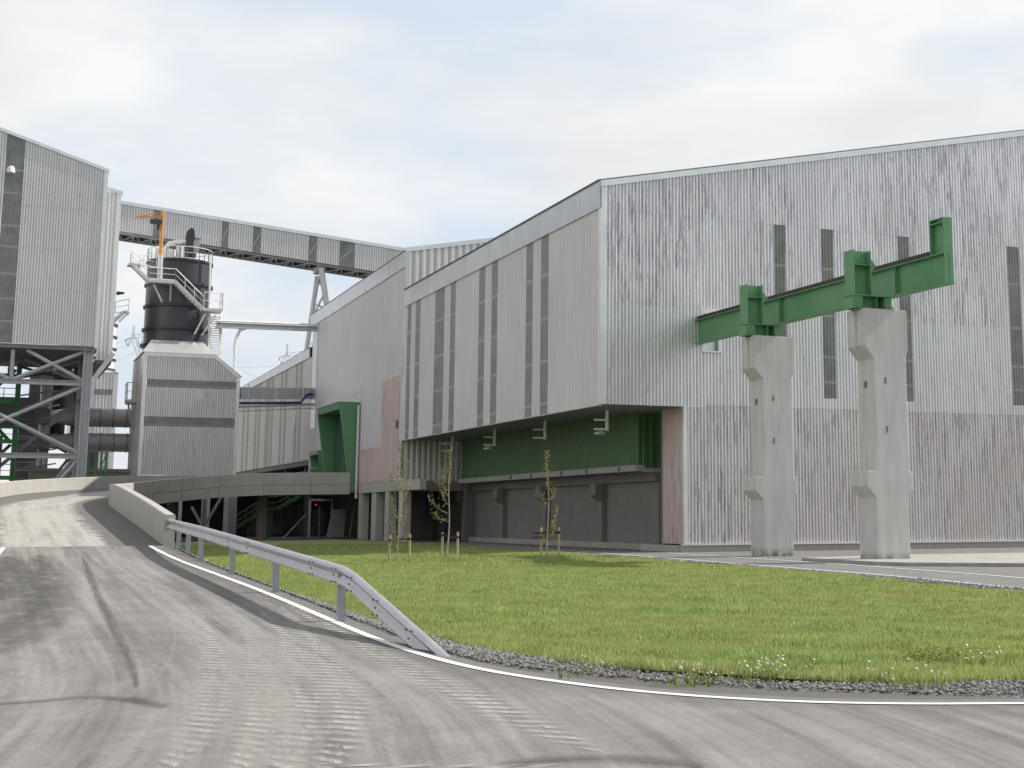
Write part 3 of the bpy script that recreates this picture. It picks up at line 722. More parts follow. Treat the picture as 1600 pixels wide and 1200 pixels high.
# roof sheet, ribs run up the slope so their ends show over the fascia
rf = MB(); pts = []
n = int((102.7-65.6)/.3)
for i in range(n+1):
    for u, h in ((0, 0), (.4, 0), (.5, .07), (.9, .07)):
        y = 65.6+(i+u)*.3
        if y <= 102.72:
            z = ztop(y)+.02+h; rf.v.append((HX-.16, y, z)); rf.v.append((XR, y, z+.2077*(XR-HX+.16)))
            rf.v.append((HX-.16, y, z-.035))
for i in range(len(rf.v)//3-1):
    a = 3*i; rf.f += [(a, a+1, a+4, a+3), (a, a+3, a+5, a+2)]; rf.mi += [0, 0]
rf.make('roof', M['roofdark'], hall)
# soffit and recess
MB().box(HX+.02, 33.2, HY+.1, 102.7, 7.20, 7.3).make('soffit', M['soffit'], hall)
MB().box(HX-.05, HX+.12, HY+.1, 102.7, 7.14, 7.199).make('soffit_trim', M['fascia'], hall)
rw = MB(); rw.corr((32.18, 0), Dy, Nl, HY+.1, 68.25, .37, 7.2, .19, .03); rw.make('return_wall', M['steel_pink'], hall)
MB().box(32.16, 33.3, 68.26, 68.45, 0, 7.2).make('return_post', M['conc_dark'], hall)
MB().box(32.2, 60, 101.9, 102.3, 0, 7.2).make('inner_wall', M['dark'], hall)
# green cladding: long face and the short face towards the camera
GX = 31.88
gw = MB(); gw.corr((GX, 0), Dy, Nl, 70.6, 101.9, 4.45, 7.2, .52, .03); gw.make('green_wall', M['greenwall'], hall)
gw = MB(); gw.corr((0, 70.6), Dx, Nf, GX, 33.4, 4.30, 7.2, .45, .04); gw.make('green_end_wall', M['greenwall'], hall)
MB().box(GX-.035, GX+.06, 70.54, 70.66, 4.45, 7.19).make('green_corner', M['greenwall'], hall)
gr = MB()
for i in range(60):
    y = 70.62+.52*i+.0936-.01
    if y < 101.8: gr.box(GX-.012, GX-.004, y-.035, y+.035, 4.5, 7.1)
gr.make('cladding_joints', M['dark'], hall)
lg = MB()
for i in range(6):
    y0 = 70.5+i*5.3; lg.box(GX-.25, GX+.3, y0, min(y0+5.27, 102), 4.12, 4.44)
lg.box(GX+.3, 33.4, 70.45, 70.95, 4.05, 4.28)
lgo = lg.each('concrete_ledge', M['conc_wall'], hall)
an = MB()
for a, b in ((1175, 731), (1012, 737), (887, 739), (735, 743), (635, 746)):
    q = onX(600+a/3.2, 600+(b-600)*0+ (425 if a == 1175 else 437 if a == 1012 else 446 if a == 887 else 457 if a == 735 else 466)/3.2, GX-.26)
    an.tube([(GX-.30, q.y, 4.28), (GX-.245, q.y, 4.28)], .13, 12); an.tube([(GX-.32, q.y, 4.28), (GX-.29, q.y, 4.28)], .06, 10)
an.each('anchor_plate', M['conc_dark'], hall)
CX = 33.0
cw = MB(); cw.box(CX, CX+.3, 70.45, 101.9, .3, 3.6)
for i in range(26): pass
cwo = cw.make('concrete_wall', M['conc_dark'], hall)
jn = MB()
for i in range(22): 
    y = 70.5+i*1.42; jn.box(CX-.004, CX-.001, y-.007, y+.007, .32, 3.55)
jn.make('panel_joints', M['dark'], hall)
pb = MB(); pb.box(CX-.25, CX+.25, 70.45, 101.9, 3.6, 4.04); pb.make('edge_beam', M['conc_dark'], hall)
for px in (937, 850, 783, 724):
    y = onX(px, 800, CX-.3).y
    c_ = MB().box(CX-.32, CX-.01, y-.35, y+.35, .02, 3.58); c_.box(CX-.75, CX-.325, y-.42, y+.42, 2.95, 3.58); c_.prism([(CX-.75, 2.94), (CX-.325, 2.94), (CX-.325, 2.6)], 1, y-.42, y+.42)
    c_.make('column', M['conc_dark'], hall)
MB().box(CX-.5, CX+.1, 70.45, 101.9, -.05, .3).make('wall_footing', M['conc_light'], hall)
# hanging pipe frames under the soffit
def hanger(y, lamp):
    lab = {69.3: 'pale F-shaped pipe bracket nearest the hall corner, grey disc lamp under it', 78.4: 'pale F-shaped pipe bracket without lamp, second from the hall corner',
           87.4: 'pale F-shaped pipe bracket with dim disc lamp, third from the hall corner', 96.4: 'pale F-shaped pipe bracket half behind the middle sapling, farthest from the corner'}[y]
    t = thing('hanging_bracket', lab, 'bracket', (29.5, y, 7.2), 'pipe brackets under the overhang')
    m_ = MB().box(29.42, 29.54, y-.06, y+.06, 6.12, 7.19); m_.make('upright', M['white'], t)
    for z in (6.68, 6.2): MB().box(28.78, 29.419, y-.05, y+.05, z-.05, z+.05).make('arm', M['white'], t)
    if lamp: MB().lathe((29.1, y), [(.0, 6.12), (.08, 6.12), (.32, 6.0), (.34, 5.95), (.2, 5.9), (0, 5.9)], 20).make('lamp_disc', M['galv'], t)
for y, l_ in ((69.3, 1), (78.4, 0), (87.4, 1), (96.4, 0)): hanger(y, l_)

# ------------------------------------------------------------------ taller hall section further left
AY0, AY1 = 102.75, 134.9
ann = thing('tall_hall', 'taller plain grey hall section with pink streaked sheets and a green portal', 'factory hall', (45, 118, 0))
za = lerp_fn([(102.5, 19.87), (134.9, 19.35)]); zat = lerp_fn([(102.5, 21.05), (136, 20.5)])
aw = MB()
for z0, z1, o_ in ((4.35, 7.07, 0), (7.05, 12.02, .005), (12.0, 16.42, .01)): aw.corr(Ox, Dy, Nl, AY0, AY1, z0, z1, .2, .02, o_)
aw.corr(Ox, Dy, Nl, AY0, AY1, 16.4, za, .2, .02, .015); aw.make('side_wall', M['steel_side'], ann)
pk = MB(); pk.corr(Ox, Dy, Nl, 103.35, 108.6, 4.36, 12.0, .2, .02, .022); pk.corr(Ox, Dy, Nl, 108.6, 115.2, 4.36, 7.0, .2, .02, .021); pk.make('pink_sheets', M['steel_pink'], ann)
MB().corr(Ox, Dy, Nl, 115.1, 123.5, 10.8, 12.0, .2, .02, .022).make('streaked_sheets', M['steel_low'], ann)
fs = MB()
for i in range(14):
    y0 = AY0+i*2.4; y1 = min(y0+2.39, 135.9)
    if y0 < y1: fs.prism([(y0, za(y0)), (y1, za(y1)), (y1, zat(y1)), (y0, zat(y0))], 0, HX-.10-(i % 2)*.004, HX-.02)
fs.make('side_fascia', M['fascia'], ann)
gf = MB(); gf.corr((0, AY0-.04), Dx, Nf, HX+.2, XR, lambda q: 17.9+(q-HX)*.2077, lambda q: 21.0+(q-HX)*.19, .55, .08); gf.box(HX-.02, HX+.25, AY0-.1, AY0+.1, 18.2, 21.1); gf.make('gable_wall', M['steel_white'], ann)
MB().prism([(HX-.05, 21.0), (HX-.05, 21.33), (XR, 21.33+(XR-HX)*.19), (XR, 21.0+(XR-HX)*.19)], 1, AY0-.14, AY0).make('gable_trim', M['trim'], ann)
MB().prism([(HX-.15, 21.06), (HX-.15, 21.12), (XR, 21.12+(XR-HX)*.19), (XR, 21.06+(XR-HX)*.19)], 1, AY0+.01, AY0+.4).make('roof_edge', M['roofdark'], ann)
rr = MB().add([(HX-.13, AY0+.4, 21.1), (HX-.13, 136, 20.55), (XR, 136, 20.55+(XR-HX)*.19), (XR, AY0+.4, 21.1+(XR-HX)*.19), (HX-.13, AY0+.4, 21.05), (HX-.13, 136, 20.5)], [(0, 1, 2, 3), (0, 4, 5, 1)]); rr.make('roof', M['roofdark'], ann)
MB().box(HX-.09, HX-.005, 132.5, 134.4, 9.7, 19.3).make('wall_flashing', M['fascia'], ann)
MB().box(HX-.14, HX-.06, AY0+.9, AY0+1.1, 8.1, 8.7).make('vent_grille', M['bolt'], ann)
MB().box(HX-.05, HX+.4, 97.5, 115.2, 3.6, 4.33).make('edge_beam', M['conc_wall'], ann)
rw = MB(); rw.corr((0, AY0-.1), Dx, Nf, HX+.05, 32.1, 4.33, 7.2, .42, .05); rw.make('recess_wall', M['steel_far'], ann)
MB().box(HX+.4, 33, AY0-.3, AY0+.1, 3.6, 4.32).make('recess_beam', M['conc_dark'], ann)
for y0, y1 in ((109.6, 111.0), (105.8, 107.0), (101.9, 103.1), (114.2, 115.2)):
    MB().box(HX, HX+.6, y0, y1, 0, 3.598).make('column', M['conc_wall'], ann)
MB().box(HX+6.5, HX+6.9, 103, 150, 0, 4.2).make('back_wall', M['dark'], ann)
MB().box(HX+.05, HX+6.9, 103.2, 134.8, 3.7, 3.9).make('floor_slab', M['dark'], ann)
MB().box(HX+.6, 33.6, 114.8, 115.1, 0, 3.69).make('cross_wall', M['conc_dark'], ann)
MB().tube([(HX-.2, 115.25, 10.6), (HX-.2, 115.25, 3.2)], .11, 10).make('drainpipe', M['galv'], ann)
# green portal: tapered box leaning out of the wall
pt = MB()
yn, yf = 115.5, 124.2
def xo(z, add=0): return 25.9+(10.85-z)/(10.85-3.8)*1.05+add
t_ = .28
pt.prism([(HX+2, 10.85), (xo(10.85), 10.85), (xo(3.7), 3.7), (HX+2, 3.7)], 1, yn, yn+t_)                       # near side
pt.prism([(HX+2, 10.5), (xo(10.5), 10.5), (xo(4.3), 4.3), (HX+2, 4.3)], 1, yf-t_, yf)                            # far side
pt.prism([(xo(10.85), 10.85), (HX+2, 10.85), (HX+2, 10.3), (xo(10.3), 10.3)], 1, yn+t_+.002, yf-t_-.002)
po_ = pt.make('portal', M['portal'], ann)
MB().box(xo(10.85)-.05, HX, yn-.05, yf+.05, 10.852, 10.93).make('portal_flashing', M['trim'], po_)
MB().box(HX-.12, HX-.05, yn+t_+.002, yf-t_-.002, 4.3, 10.28).make('portal_back', M['greendeep'], po_)
pj = MB(); pj.box(26.3, HX-.03, yn-.006, yn-.001, 7.0, 7.03); pj.box(26.75, 26.78, yn-.006, yn-.001, 3.75, 10.8); pj.make('panel_joint', M['dark'], po_)
pt = MB(); pt.prism([(HX+.5, 7.45), (26.6, 7.45), (27.0, 4.5), (HX+.5, 4.5)], 1, 126.2, 126.4); pt.prism([(HX+.5, 7.45), (26.6, 7.45), (27.0, 4.5), (HX+.5, 4.5)], 1, 129.8, 130.); pt.box(26.6, HX+.5, 126.402, 129.798, 7.1, 7.44)
pt.make('small_portal', M['portal'], ann)
grl = MB()
for i in range(5): grl.tube([(26.4, 125+i*.8, 4.4), (26.4, 125+i*.8, 5.9)], .05, 6)
grl.tube([(26.4, 124.6, 5.9), (26.4, 128.6, 5.9)], .06, 6); grl.make('portal_railing', M['greendark'], ann)

# ------------------------------------------------------------------ far striped hall
fh = thing('striped_hall', 'lower far hall with narrow olive glazed stripes behind the blue pipe rack', 'factory hall', (40, 155, 0))
zf0 = lerp_fn([(135, 16.5), (175, 16.1)]); zf1 = lerp_fn([(135, 17.4), (175, 16.75)])
sf = [(139.14, 140.34), (141.15, 142.51), (146.76, 148.0), (148.75, 150.1), (153.82, 155.02), (155.58, 158.46), (161.27, 162.75), (163.37, 164.98), (168.48, 170.09), (171.53, 173.0)]
cuts = [135.0]+[c for w_ in sf for c in w_]+[178]
sw = MB()
for a, b in zip(cuts[0::2], cuts[1::2]): sw.corr(Ox, Dy, Nl, a, b, 6.95, zf0, .3, .02, 0)
sw.make('side_wall', M['steel_far'], fh)
for a, b in sf:
    w_ = MB().corr(Ox, Dy, Nl, a, b, 6.95, zf0, .3, .02, .003).make('window', M['glazing_far'], fh)
    gb = MB()
    for z in (14.6, 12.4, 10.0, 8.2): gb.corr(Ox, Dy, Nl, a, b, z-.07, z+.07, .3, .02, .007)
    gb.each('crossbar', M['girt'], w_)
MB().prism([(135.9, zf0(135.9)), (178, zf0(178)), (178, zf1(178)), (135.9, zf1(135.9))], 0, HX-.12, HX).make('side_fascia', M['fascia'], fh)
MB().add([(HX-.15, 135.5, 17.42), (HX-.15, 178, 16.77), (XR, 178, 20), (XR, 135.5, 20)], [(0, 1, 2, 3)]).make('roof', M['roofdark'], fh)
MB().box(HX, 60, 178, 178.3, 0, 16).make('end_wall', M['steel_far'], fh)
MB().box(HX+.05, 40, 135.1, 178, 6.5, 6.9).make('floor', M['dark'], fh)
MB().box(HX+6, HX+6.3, 135.1, 178, 0, 6.5).make('back_wall', M['dark'], fh)
for z in (5.9, 5.2): MB().hbeam((HX+.8, 135.5, z), (HX+.8, 177, z-.1), .3, .3).make('floor_beam', M['steelwork'], fh)
for y in (139, 149, 159, 169): MB().box(HX+.5, HX+1.1, y-.3, y+.3, 0, 6.5).make('column', M['conc_dark'], fh)

# ------------------------------------------------------------------ ramp, bridge deck and parapets
IN = [(5.0, 44.4, .95), (5.0, 52, 1.47), (5.0, 62, 2.1), (5.75, 75, 2.42), (7.3, 91, 2.77), (9.0, 103, 3.08), (11.0, 110, 3.42), (13.3, 113.6, 3.7), (16.3, 115.7, 4.02), (19.8, 116.2, 4.22), (23.5, 116.0, 4.3), (26.95, 115.75, 4.33)]
OUT = [(.3, 44.4, .95), (.2, 52, 1.47), (.2, 62, 2.1), (.35, 75, 2.42), (.8, 91, 2.77), (1.6, 102, 3.08), (3.2, 109.5, 3.42), (5.6, 115.5, 3.7), (9.5, 120.3, 4.02), (14.5, 123.0, 4.22), (20, 124.0, 4.3), (27.5, 124.0, 4.33)]
def crv(L_): return smooth_curve([Vector(p) for p in L_], 2)
Ic, Oc = crv(IN), crv(OUT)
mb = MB(); mb.uv = []; uvs = []; acc = 0
nu = 6
for i, (a, b) in enumerate(zip(Ic, Oc)):
    if i: acc += ((a-Ic[i-1]).length+(b-Oc[i-1]).length)/2
    for j in range(nu+1): p = a.lerp(b, j/nu); mb.v.append((p.x, p.y, p.z)); uvs.append(((a-b).length*j/nu, acc))
for i in range(len(Ic)-1):
    for j in range(nu):
        q0 = i*(nu+1)+j; q = (q0, q0+nu+1, q0+nu+2, q0+1); mb.f.append(q); mb.mi.append(0); mb.uv += [uvs[k] for k in q]
rr0 = struct('ramp_road', mb, M['deck']); put_edge(rr0, [((Ic[i]-Oc[i]).length*j/nu) for i in range(len(Ic)) for j in range(nu+1)])
def sweep(name, curve, sgn, hfun, thick, material, label=None, cat=None, gr=None):
    """wall along a curve; hfun(i) -> (z bottom, z top) relative functions"""
    mb = MB(); n = len(curve)
    for i, p in enumerate(curve):
        d = (curve[min(i+1, n-1)]-curve[max(i-1, 0)]); d.z = 0; d.normalize(); nn = Vector((d.y, -d.x, 0))*sgn
        zb, zt = hfun(i, p); a = p+nn*.0; b = p+nn*thick
        mb.v += [(a.x, a.y, zb), (a.x, a.y, zt-.03), (a.x+nn.x*.03, a.y+nn.y*.03, zt), (b.x-nn.x*.03, b.y-nn.y*.03, zt), (b.x, b.y, zt-.03), (b.x, b.y, zb)]
    for i in range(n-1):
        for j in range(6):
            a = i*6+j; b = i*6+(j+1) % 6; mb.f.append((a, b, b+6, a+6)); mb.mi.append(0)
    mb.f.append(tuple(range(6))[::-1]); mb.f.append(tuple((n-1)*6+j for j in range(6))); mb.mi += [0, 0]
    if label: return single(name, mb, material, label, cat, tuple(curve[0])[:2]+(0,), gr)
    return struct(name, mb, material)
ph = lerp_fn([(44.4, .88), (50, .93), (62, .97), (75, .93), (130, .9)])
sweep('parapet_wall', Ic, 1, lambda i, p: (p.z+.002, p.z+ph(p.y)), .3, M['conc_wall'], 'concrete parapet on the inner side of the ramp, curving up to the green portal', 'wall')
sweep('parapet_wall', Oc, -1, lambda i, p: (p.z+.002, p.z+ph(p.y)), .3, M['conc_wall'], 'sunlit concrete parapet on the outer side of the ramp bend, below the steel legs', 'wall')
jt = MB()
for i, p in enumerate(Ic):
    if i % 4 == 2 and p.y > 95 and i < len(Ic)-2:
        d = (Ic[i+1]-Ic[i-1]); d.z = 0; d.normalize(); nn = Vector((d.y, -d.x, 0)); q = p+nn*.302
        jt.bar((q.x, q.y, p.z-.78), (q.x, q.y, p.z+.87), .03, .012)
struct('deck_joints', jt, M['dark'])
# retaining sides and slab edge
sweep('ramp_slab_edge', Ic, 1, lambda i, p: (p.z-.8 if p.y > 74 else -.1, p.z-.004), .28, M['conc_wall'])
sweep('ramp_slab_edge', Oc, -1, lambda i, p: (p.z-.8 if p.y > 74 else -.1, p.z-.004), .28, M['conc_wall'])
mb = MB()
for i, (a, b) in enumerate(zip(Ic, Oc)): mb.v += [(a.x, a.y, a.z-.5), (b.x, b.y, b.z-.5)]
for i in range(len(Ic)-1): mb.f.append((2*i, 2*i+1, 2*i+3, 2*i+2)); mb.mi.append(0)
struct('ramp_underside', mb, M['conc_dark'])
# left bank of the approach
mb = MB()
Lb = Ledge[9:]
for p in Lb: z = road_z(*p); mb.v += [(p[0], p[1], z-.004), (p[0]-3, p[1], -.05)]
for i in range(len(Lb)-1): mb.f.append((2*i, 2*i+2, 2*i+3, 2*i+1)); mb.mi.append(0)
mb2 = mb; struct('gravel_bank', mb, M['gravel'])
for x, y in ((9.2, 112), (14, 119.5), (21, 120)):
    single('bridge_column', MB().tube([(x, y, 0), (x, y, 3.5)], .45, 20), M['conc_dark'], {9.2: 'round concrete column under the bend of the bridge', 14: 'round concrete column under the middle of the bridge', 21: 'round concrete column under the bridge by the green stair'}[x], 'column', (x, y, 0), 'columns under the bridge', True)

# ------------------------------------------------------------------ guardrail
gr_ = thing('guardrail', 'galvanised steel guardrail along the ramp edge, its near end bent down into the gravel', 'guardrail', (5.3, 22.9, .2))
line = [onX(258, 812, 5.12)]
tops = [(5.12, 44.6, 1.78), (5.17, 42.7, 1.66), (5.2, 38.2, 1.53), (5.2, 33.3, 1.37), (5.2, 28.2, 1.2), (5.22, 24.5, 1.07), (5.24, 22.9, 1.01)]
tops[0] = (5.12, 44.6, 1.74)
end = [(5.25, 22.6, .99), (5.3, 22.1, .9), (5.5, 18.3, .10), (5.54, 17.7, -.05)]
P_ = [Vector(p) for p in tops+end]
prof = [(0, 0), (.02, -.012), (.062, -.035), (.078, -.06), (.062, -.088), (.012, -.125), (0, -.155), (.012, -.185), (.062, -.222), (.078, -.25), (.062, -.275), (.02, -.298), (0, -.31)]
mb = MB(); npf = len(prof); th = .008
PP = []
for i in range(len(P_)-1):
    for k in range(4): PP.append(P_[i].lerp(P_[i+1], k/4))
PP.append(P_[-1])
for i, p in enumerate(PP):
    d = (PP[min(i+1, len(PP)-1)]-PP[max(i-1, 0)]).normalized(); side = Vector((-1, 0, 0)); dn = d.cross(side).normalized(); dn = dn if dn.z < 0 else -dn
    for u, v in prof:
        for tt in (0, th): q = p+side*(u-tt)+dn*(-v); mb.v.append(tuple(q))
for i in range(len(PP)-1):
    for j in range(npf-1):
        a = (i*npf+j)*2; b = a+2; c_ = a+npf*2; d_ = b+npf*2
        mb.f += [(a, b, d_, c_), (a+1, c_+1, d_+1, b+1)]; mb.mi += [0, 0]
    a = i*npf*2; c_ = a+npf*2; mb.f.append((a, c_, c_+1, a+1)); mb.mi.append(0)
    a = (i*npf+npf-1)*2; c_ = a+npf*2; mb.f.append((a, a+1, c_+1, c_)); mb.mi.append(0)
mb.make('rail', M['rail'], gr_, smooth=True)
bl = MB()
for p in (P_[1], P_[3], P_[4].lerp(P_[3], .5), P_[5], P_[6], P_[8], P_[8].lerp(P_[9], .35), P_[8].lerp(P_[9], .75)):
    for dz, dy in ((-.05, 0), (-.05, .25), (-.155, .12), (-.255, 0), (-.255, .25)): bl.tube([(p.x-.07, p.y+dy, p.z+dz), (p.x-.095, p.y+dy, p.z+dz)], .014, 6)
bl.each('bolt', M['bolt'], gr_)
for y, zb in ((22.95, .18), (28.46, .33), (33.66, .47), (38.73, .62), (41.15, .72), (43.2, .82)):
    zt = float(np.interp(y, [22.9, 28.2, 33.3, 38.2, 42.7, 44.6], [1.01, 1.2, 1.37, 1.53, 1.66, 1.74]))
    m_ = MB().box(5.215, 5.225, y-.06, y+.06, zb-.4, zt-.03); m_.box(5.226, 5.33, y-.06, y-.05, zb-.4, zt-.03); m_.box(5.226, 5.33, y+.05, y+.06, zb-.4, zt-.03)
    m_.make('post', M['postz'], gr_)

# ------------------------------------------------------------------ crane pillars, posts and runway beam
def crane_pillar(Y0, X0, X1, dY, label):
    """front face at Y0, back at Y0+dY; top corbel to the left, band corbel lower on both sides"""
    t = thing('crane_pillar', label, 'pillar', ((X0+X1)/2, Y0+dY/2, 0), 'concrete crane pillars')
    zt = 9.75
    pr = [(X0, -.1), (X1, -.1), (X1, 2.55), (X1+.33, 2.95), (X1+.33, 3.43), (X1+.04, 3.43), (X1+.35, 7.4), (X1+.35, zt)]
    pr = [(X0, -.1), (X1, -.1), (X1, 2.55), (X1+.2, 2.75), (X1+.2, 3.43), (X1+.06, 3.43), (X1+.06, 7.85), (X1+.16, 8.2), (X1+.16, zt), (X0-.35, zt), (X0-.35, 8.3), (X0+.08, 7.78), (X0+.06, 3.45), (X0-.38, 3.45), (X0-.38, 2.86), (X0, 2.45)]
    o = MB().prism(pr, 1, Y0, Y0+dY).make('shaft', M['conc'], t); bevel(o, .025)
    h = MB()
    xm = X0+.38*(X1-X0)
    for z in (6.95, 5.05): h.box(xm-.045, xm+.045, Y0-.006, Y0+.02, z-.13, z+.13)
    h.box(X0+.045, X0+.062, Y0+dY*.45, Y0+dY*.6, 6.7, 6.95); h.each('socket', M['dark'], t)
    pc = MB().box(X0-.3, X1+.12, Y0+.02, Y0+dY-.02, zt, zt+.02); pc.make('grout_bed', M['conc_light'], t)
    return t
PILL = [(56.55, 31.58, 33.08, 1.22, 'concrete crane pillar nearer the hall wall, first from the left, rust-stained under its cap'),
        (47.25, 31.33, 32.82, 1.25, 'concrete crane pillar standing out from the wall, the right one of the pair')]
for Y0, a, b, d, lab in PILL: crane_pillar(Y0, a, b, d, lab)
# rust runs below the caps, thin stains on the near faces of the pillar tops: part of the concrete's own dirt
def crane_post(Y0, X0, label):
    t = thing('crane_post', label, 'steel post', (X0+1, Y0+.5, 9.77), 'green posts on the pillars')
    yc = Y0+.55; zt = 9.77
    m_ = MB()                                   # pedestal: two short H pieces under a plate
    m_.box(X0-.18, X0-.14, yc-.32, yc+.32, zt, zt+.5); m_.box(X0-.139, X0+.28, yc-.32, yc-.28, zt, zt+.5); m_.box(X0-.139, X0+.28, yc+.28, yc+.32, zt, zt+.5)
    m_.box(X0-.139, X0+.92, yc-.02, yc+.02, zt, zt+.5); m_.box(X0+.921, X0+.95, yc-.32, yc+.32, zt, zt+.5); m_.box(X0+.951, X0+1.3, yc+.1, yc+.14, zt, zt+.5)
    m_.box(X0+1.301, X0+1.62, yc-.3, yc+.3, zt, zt+.5)
    m_.make('pedestal', M['green'], t)
    MB().box(X0-.22, X0+1.72, yc-.36, yc+.36, zt+.501, zt+.55).make('bearing_plate', M['green'], t)
    m_ = MB()
    xl, xr_ = X0-.12, X0+.66; z0, z1 = zt+.552, 12.1
    m_.box(xl, xl+.045, yc-.34, yc+.34, z0, z1); m_.box(xr_, xr_+.045, yc-.34, yc+.34, z0, z1); m_.box(xl+.046, xr_-.001, yc-.025, yc+.025, z0, z1)
    m_.make('upright', M['green'], t)
    MB().box(xl+.05, xr_-.004, yc-.33, yc-.027, 11.5, 11.53).make('stiffener', M['green'], t)
    MB().prism([(xr_+.05, 11.85), (xr_+.25, 11.8), (xr_+.45, 11.55), (xr_+.2, 11.28), (xr_+.05, 11.2)], 1, yc-.05, yc+.02).make('bracket', M['green'], t)
    b_ = MB()
    for dx in (-.05, .35, 1.25, 1.6): b_.tube([(X0+dx, yc-.42, zt), (X0+dx, yc-.42, zt+.12)], .025, 8)
    b_.each('anchor_bolt', M['bolt'], t)
    return t
crane_post(56.55, 31.12, 'green steel post on the pillar nearer the hall wall'); crane_post(47.25, 30.82, 'green steel post on the right-hand pillar')
bm_ = thing('crane_beam', 'green crane runway beam with dark rail, running out of the hall wall over both pillars', 'steel beam', (33, 55, 10.4))
BX = 33.0
m_ = MB()
ya, yb = 44.4, 66.3
m_.box(BX-.2, BX+.2, ya, yb, 11.6, 11.64); m_.box(BX-.22, BX+.22, ya-.06, yb, 10.42, 10.46); m_.box(BX-.015, BX+.015, ya+.03, yb, 10.461, 11.599)
m_.make('girder', M['green'], bm_)
MB().box(BX-.2, BX-.016, ya, ya+.03, 10.461, 11.599).box(BX+.016, BX+.2, ya, ya+.03, 10.461, 11.599).each('end_plate', M['green'], bm_)
MB().box(BX-.06, BX+.06, 45.6, yb, 11.642, 11.85).make('rail', M['rail_rust'], bm_)
st = MB(); st.box(BX-.2, BX+.2, ya, ya+.04, 11.642, 13.0); st.box(BX-.2, BX+.2, ya+.86, ya+.90, 11.642, 13.0); st.box(BX-.015, BX+.015, ya+.041, ya+.859, 11.642, 12.8); st.box(BX-.2, BX+.2, ya+.041, ya+.859, 12.8, 12.84); st.box(BX-.2, BX+.2, ya+.041, ya+.859, 12.97, 13.0)
st.make('end_stop', M['green'], bm_)
sf_ = MB()
for y in (47.75, 57.05): sf_.box(BX-.19, BX-.017, y-.01, y+.01, 10.462, 11.598)
sf_.each('stiffener', M['green'], bm_)

# ------------------------------------------------------------------ saplings and stakes
def sapling(px, pyb, pyt, seed, label, lean, low, brs):
    r = random.Random(seed); b = onZ(px, pyb, .02); d = b.length
    H = onY(px, pyt, b.y).z
    t = thing('sapling', label, 'young tree', (b.x, b.y, 0), None)
    n = 14; pts = []
    for i in range(n+1):
        f = i/n; pts.append(Vector((b.x+lean*math.sin(f*2.2)*f+.03*math.sin(f*9+seed), b.y+.03*math.cos(f*7), f*H)))
    tr_ = MB().tube(pts, [.032*(1-.82*i/n) for i in range(n+1)], 6); 
    br = MB(); lv = []
    def leafs(p, q, dens):
        for _ in range(dens):
            f = r.random(); c = p.lerp(q, f)+Vector((r.gauss(0, .07), r.gauss(0, .07), r.gauss(0, .07))); lv.append(c)
    for f0, dx, up in brs:
        i = int(f0*n); p = pts[i]; L_ = abs(dx); k = 5; prev = p; bp = [p]
        for j in range(1, k+1):
            g = j/k; q = p+Vector((dx*math.sin(g*PI/2), r.uniform(-.1, .1)*g, up*g**1.4)); bp.append(q)
            if g > .35: leafs(prev, q, 14)
            prev = q
        br.tube(bp, [.014*(1-.7*j/k) for j in range(k+1)], 5)
    i0 = int(low*n)
    for i in range(i0, n): leafs(pts[i], pts[i+1], 20)
    tr_.make('trunk', M['bark'], t, smooth=True); 
    if br.v: br.make('branches', M['bark'], t, smooth=True)
    V, F = [], []
    for i, c in enumerate(lv):
        s = r.uniform(.028, .055); a = Vector((r.gauss(0, 1), r.gauss(0, 1), r.gauss(0, 1))).normalized(); u = a.orthogonal().normalized(); v = a.cross(u)
        V += [tuple(c-u*s-t.location), tuple(c+v*s*.6-t.location), tuple(c+u*s-t.location), tuple(c-v*s*.6-t.location)]; F.append((4*i, 4*i+1, 4*i+2, 4*i+3))
    o = raw_mesh('crown', np.array(V), np.array(F), np.array([r.random() for _ in F]), M['leaf'], None); o.parent = t
    return t, H
sapling(622, 882, 688, 3, 'thin staked sapling with brownish leaves, left of the three on the lawn', .03, .60, [(.25, -.25, .6), (.3, .28, .9), (.4, -.35, .9), (.5, .3, .9), (.6, -.4, .8), (.72, .25, .6), (.2, .3, .5), (.15, -.2, .35)])
sapling(699, 880, 700, 5, 'thin staked sapling leaning left at the top, middle of the three on the lawn', .04, .74, [(.42, -.6, .4), (.47, -.8, .8), (.56, -.45, 1.2), (.62, -.3, 1.1)])
sapling(856, 880, 706, 9, 'thin staked sapling with sparse leaves, right of the three on the lawn', -.05, .66, [(.25, .3, .7), (.3, .35, 1.0), (.2, -.2, .4), (.55, -.3, .6), (.6, .25, .5)])
def stake(px, pyb, pyt, tx, label, zs_):
    b = onZ(px, pyb, 0); b.y = 54.0 if tx < 20 else 53.8
    b = Vector((onY(px, pyb, b.y).x, b.y, 0)); H = onY(px, pyt, b.y).z
    t = thing('tree_stake', label, 'stake', (b.x, b.y, 0), 'stakes tied to the saplings')
    MB().tube([(b.x, b.y, -.1), (b.x+.01, b.y, H-.05), (b.x+.01, b.y, H)], [.045, .042, .03], 10).make('pole', M['wood'], t, smooth=True)
    MB().bar((b.x, b.y-.05, H-zs_), (tx, b.y-.05, H-zs_-.02), .015, .07).make('strap', M['strap'], t)
    MB().tube([(b.x, b.y, H-zs_-.05), (b.x, b.y, H-zs_+.05)], .052, 10).make('strap_loop', M['strap'], t)
x1, x2, x3 = onZ(622, 882).x, onZ(699, 880).x, onZ(856, 880).x
stake(608, 881, 836, x1, 'round wooden stake left of the left sapling', .18); stake(639, 884, 835, x1, 'round wooden stake right of the left sapling', .16)
stake(690, 879, 832, x2, 'round wooden stake left of the middle sapling', .1); stake(714, 879, 831, x2, 'round wooden stake right of the middle sapling', .2)
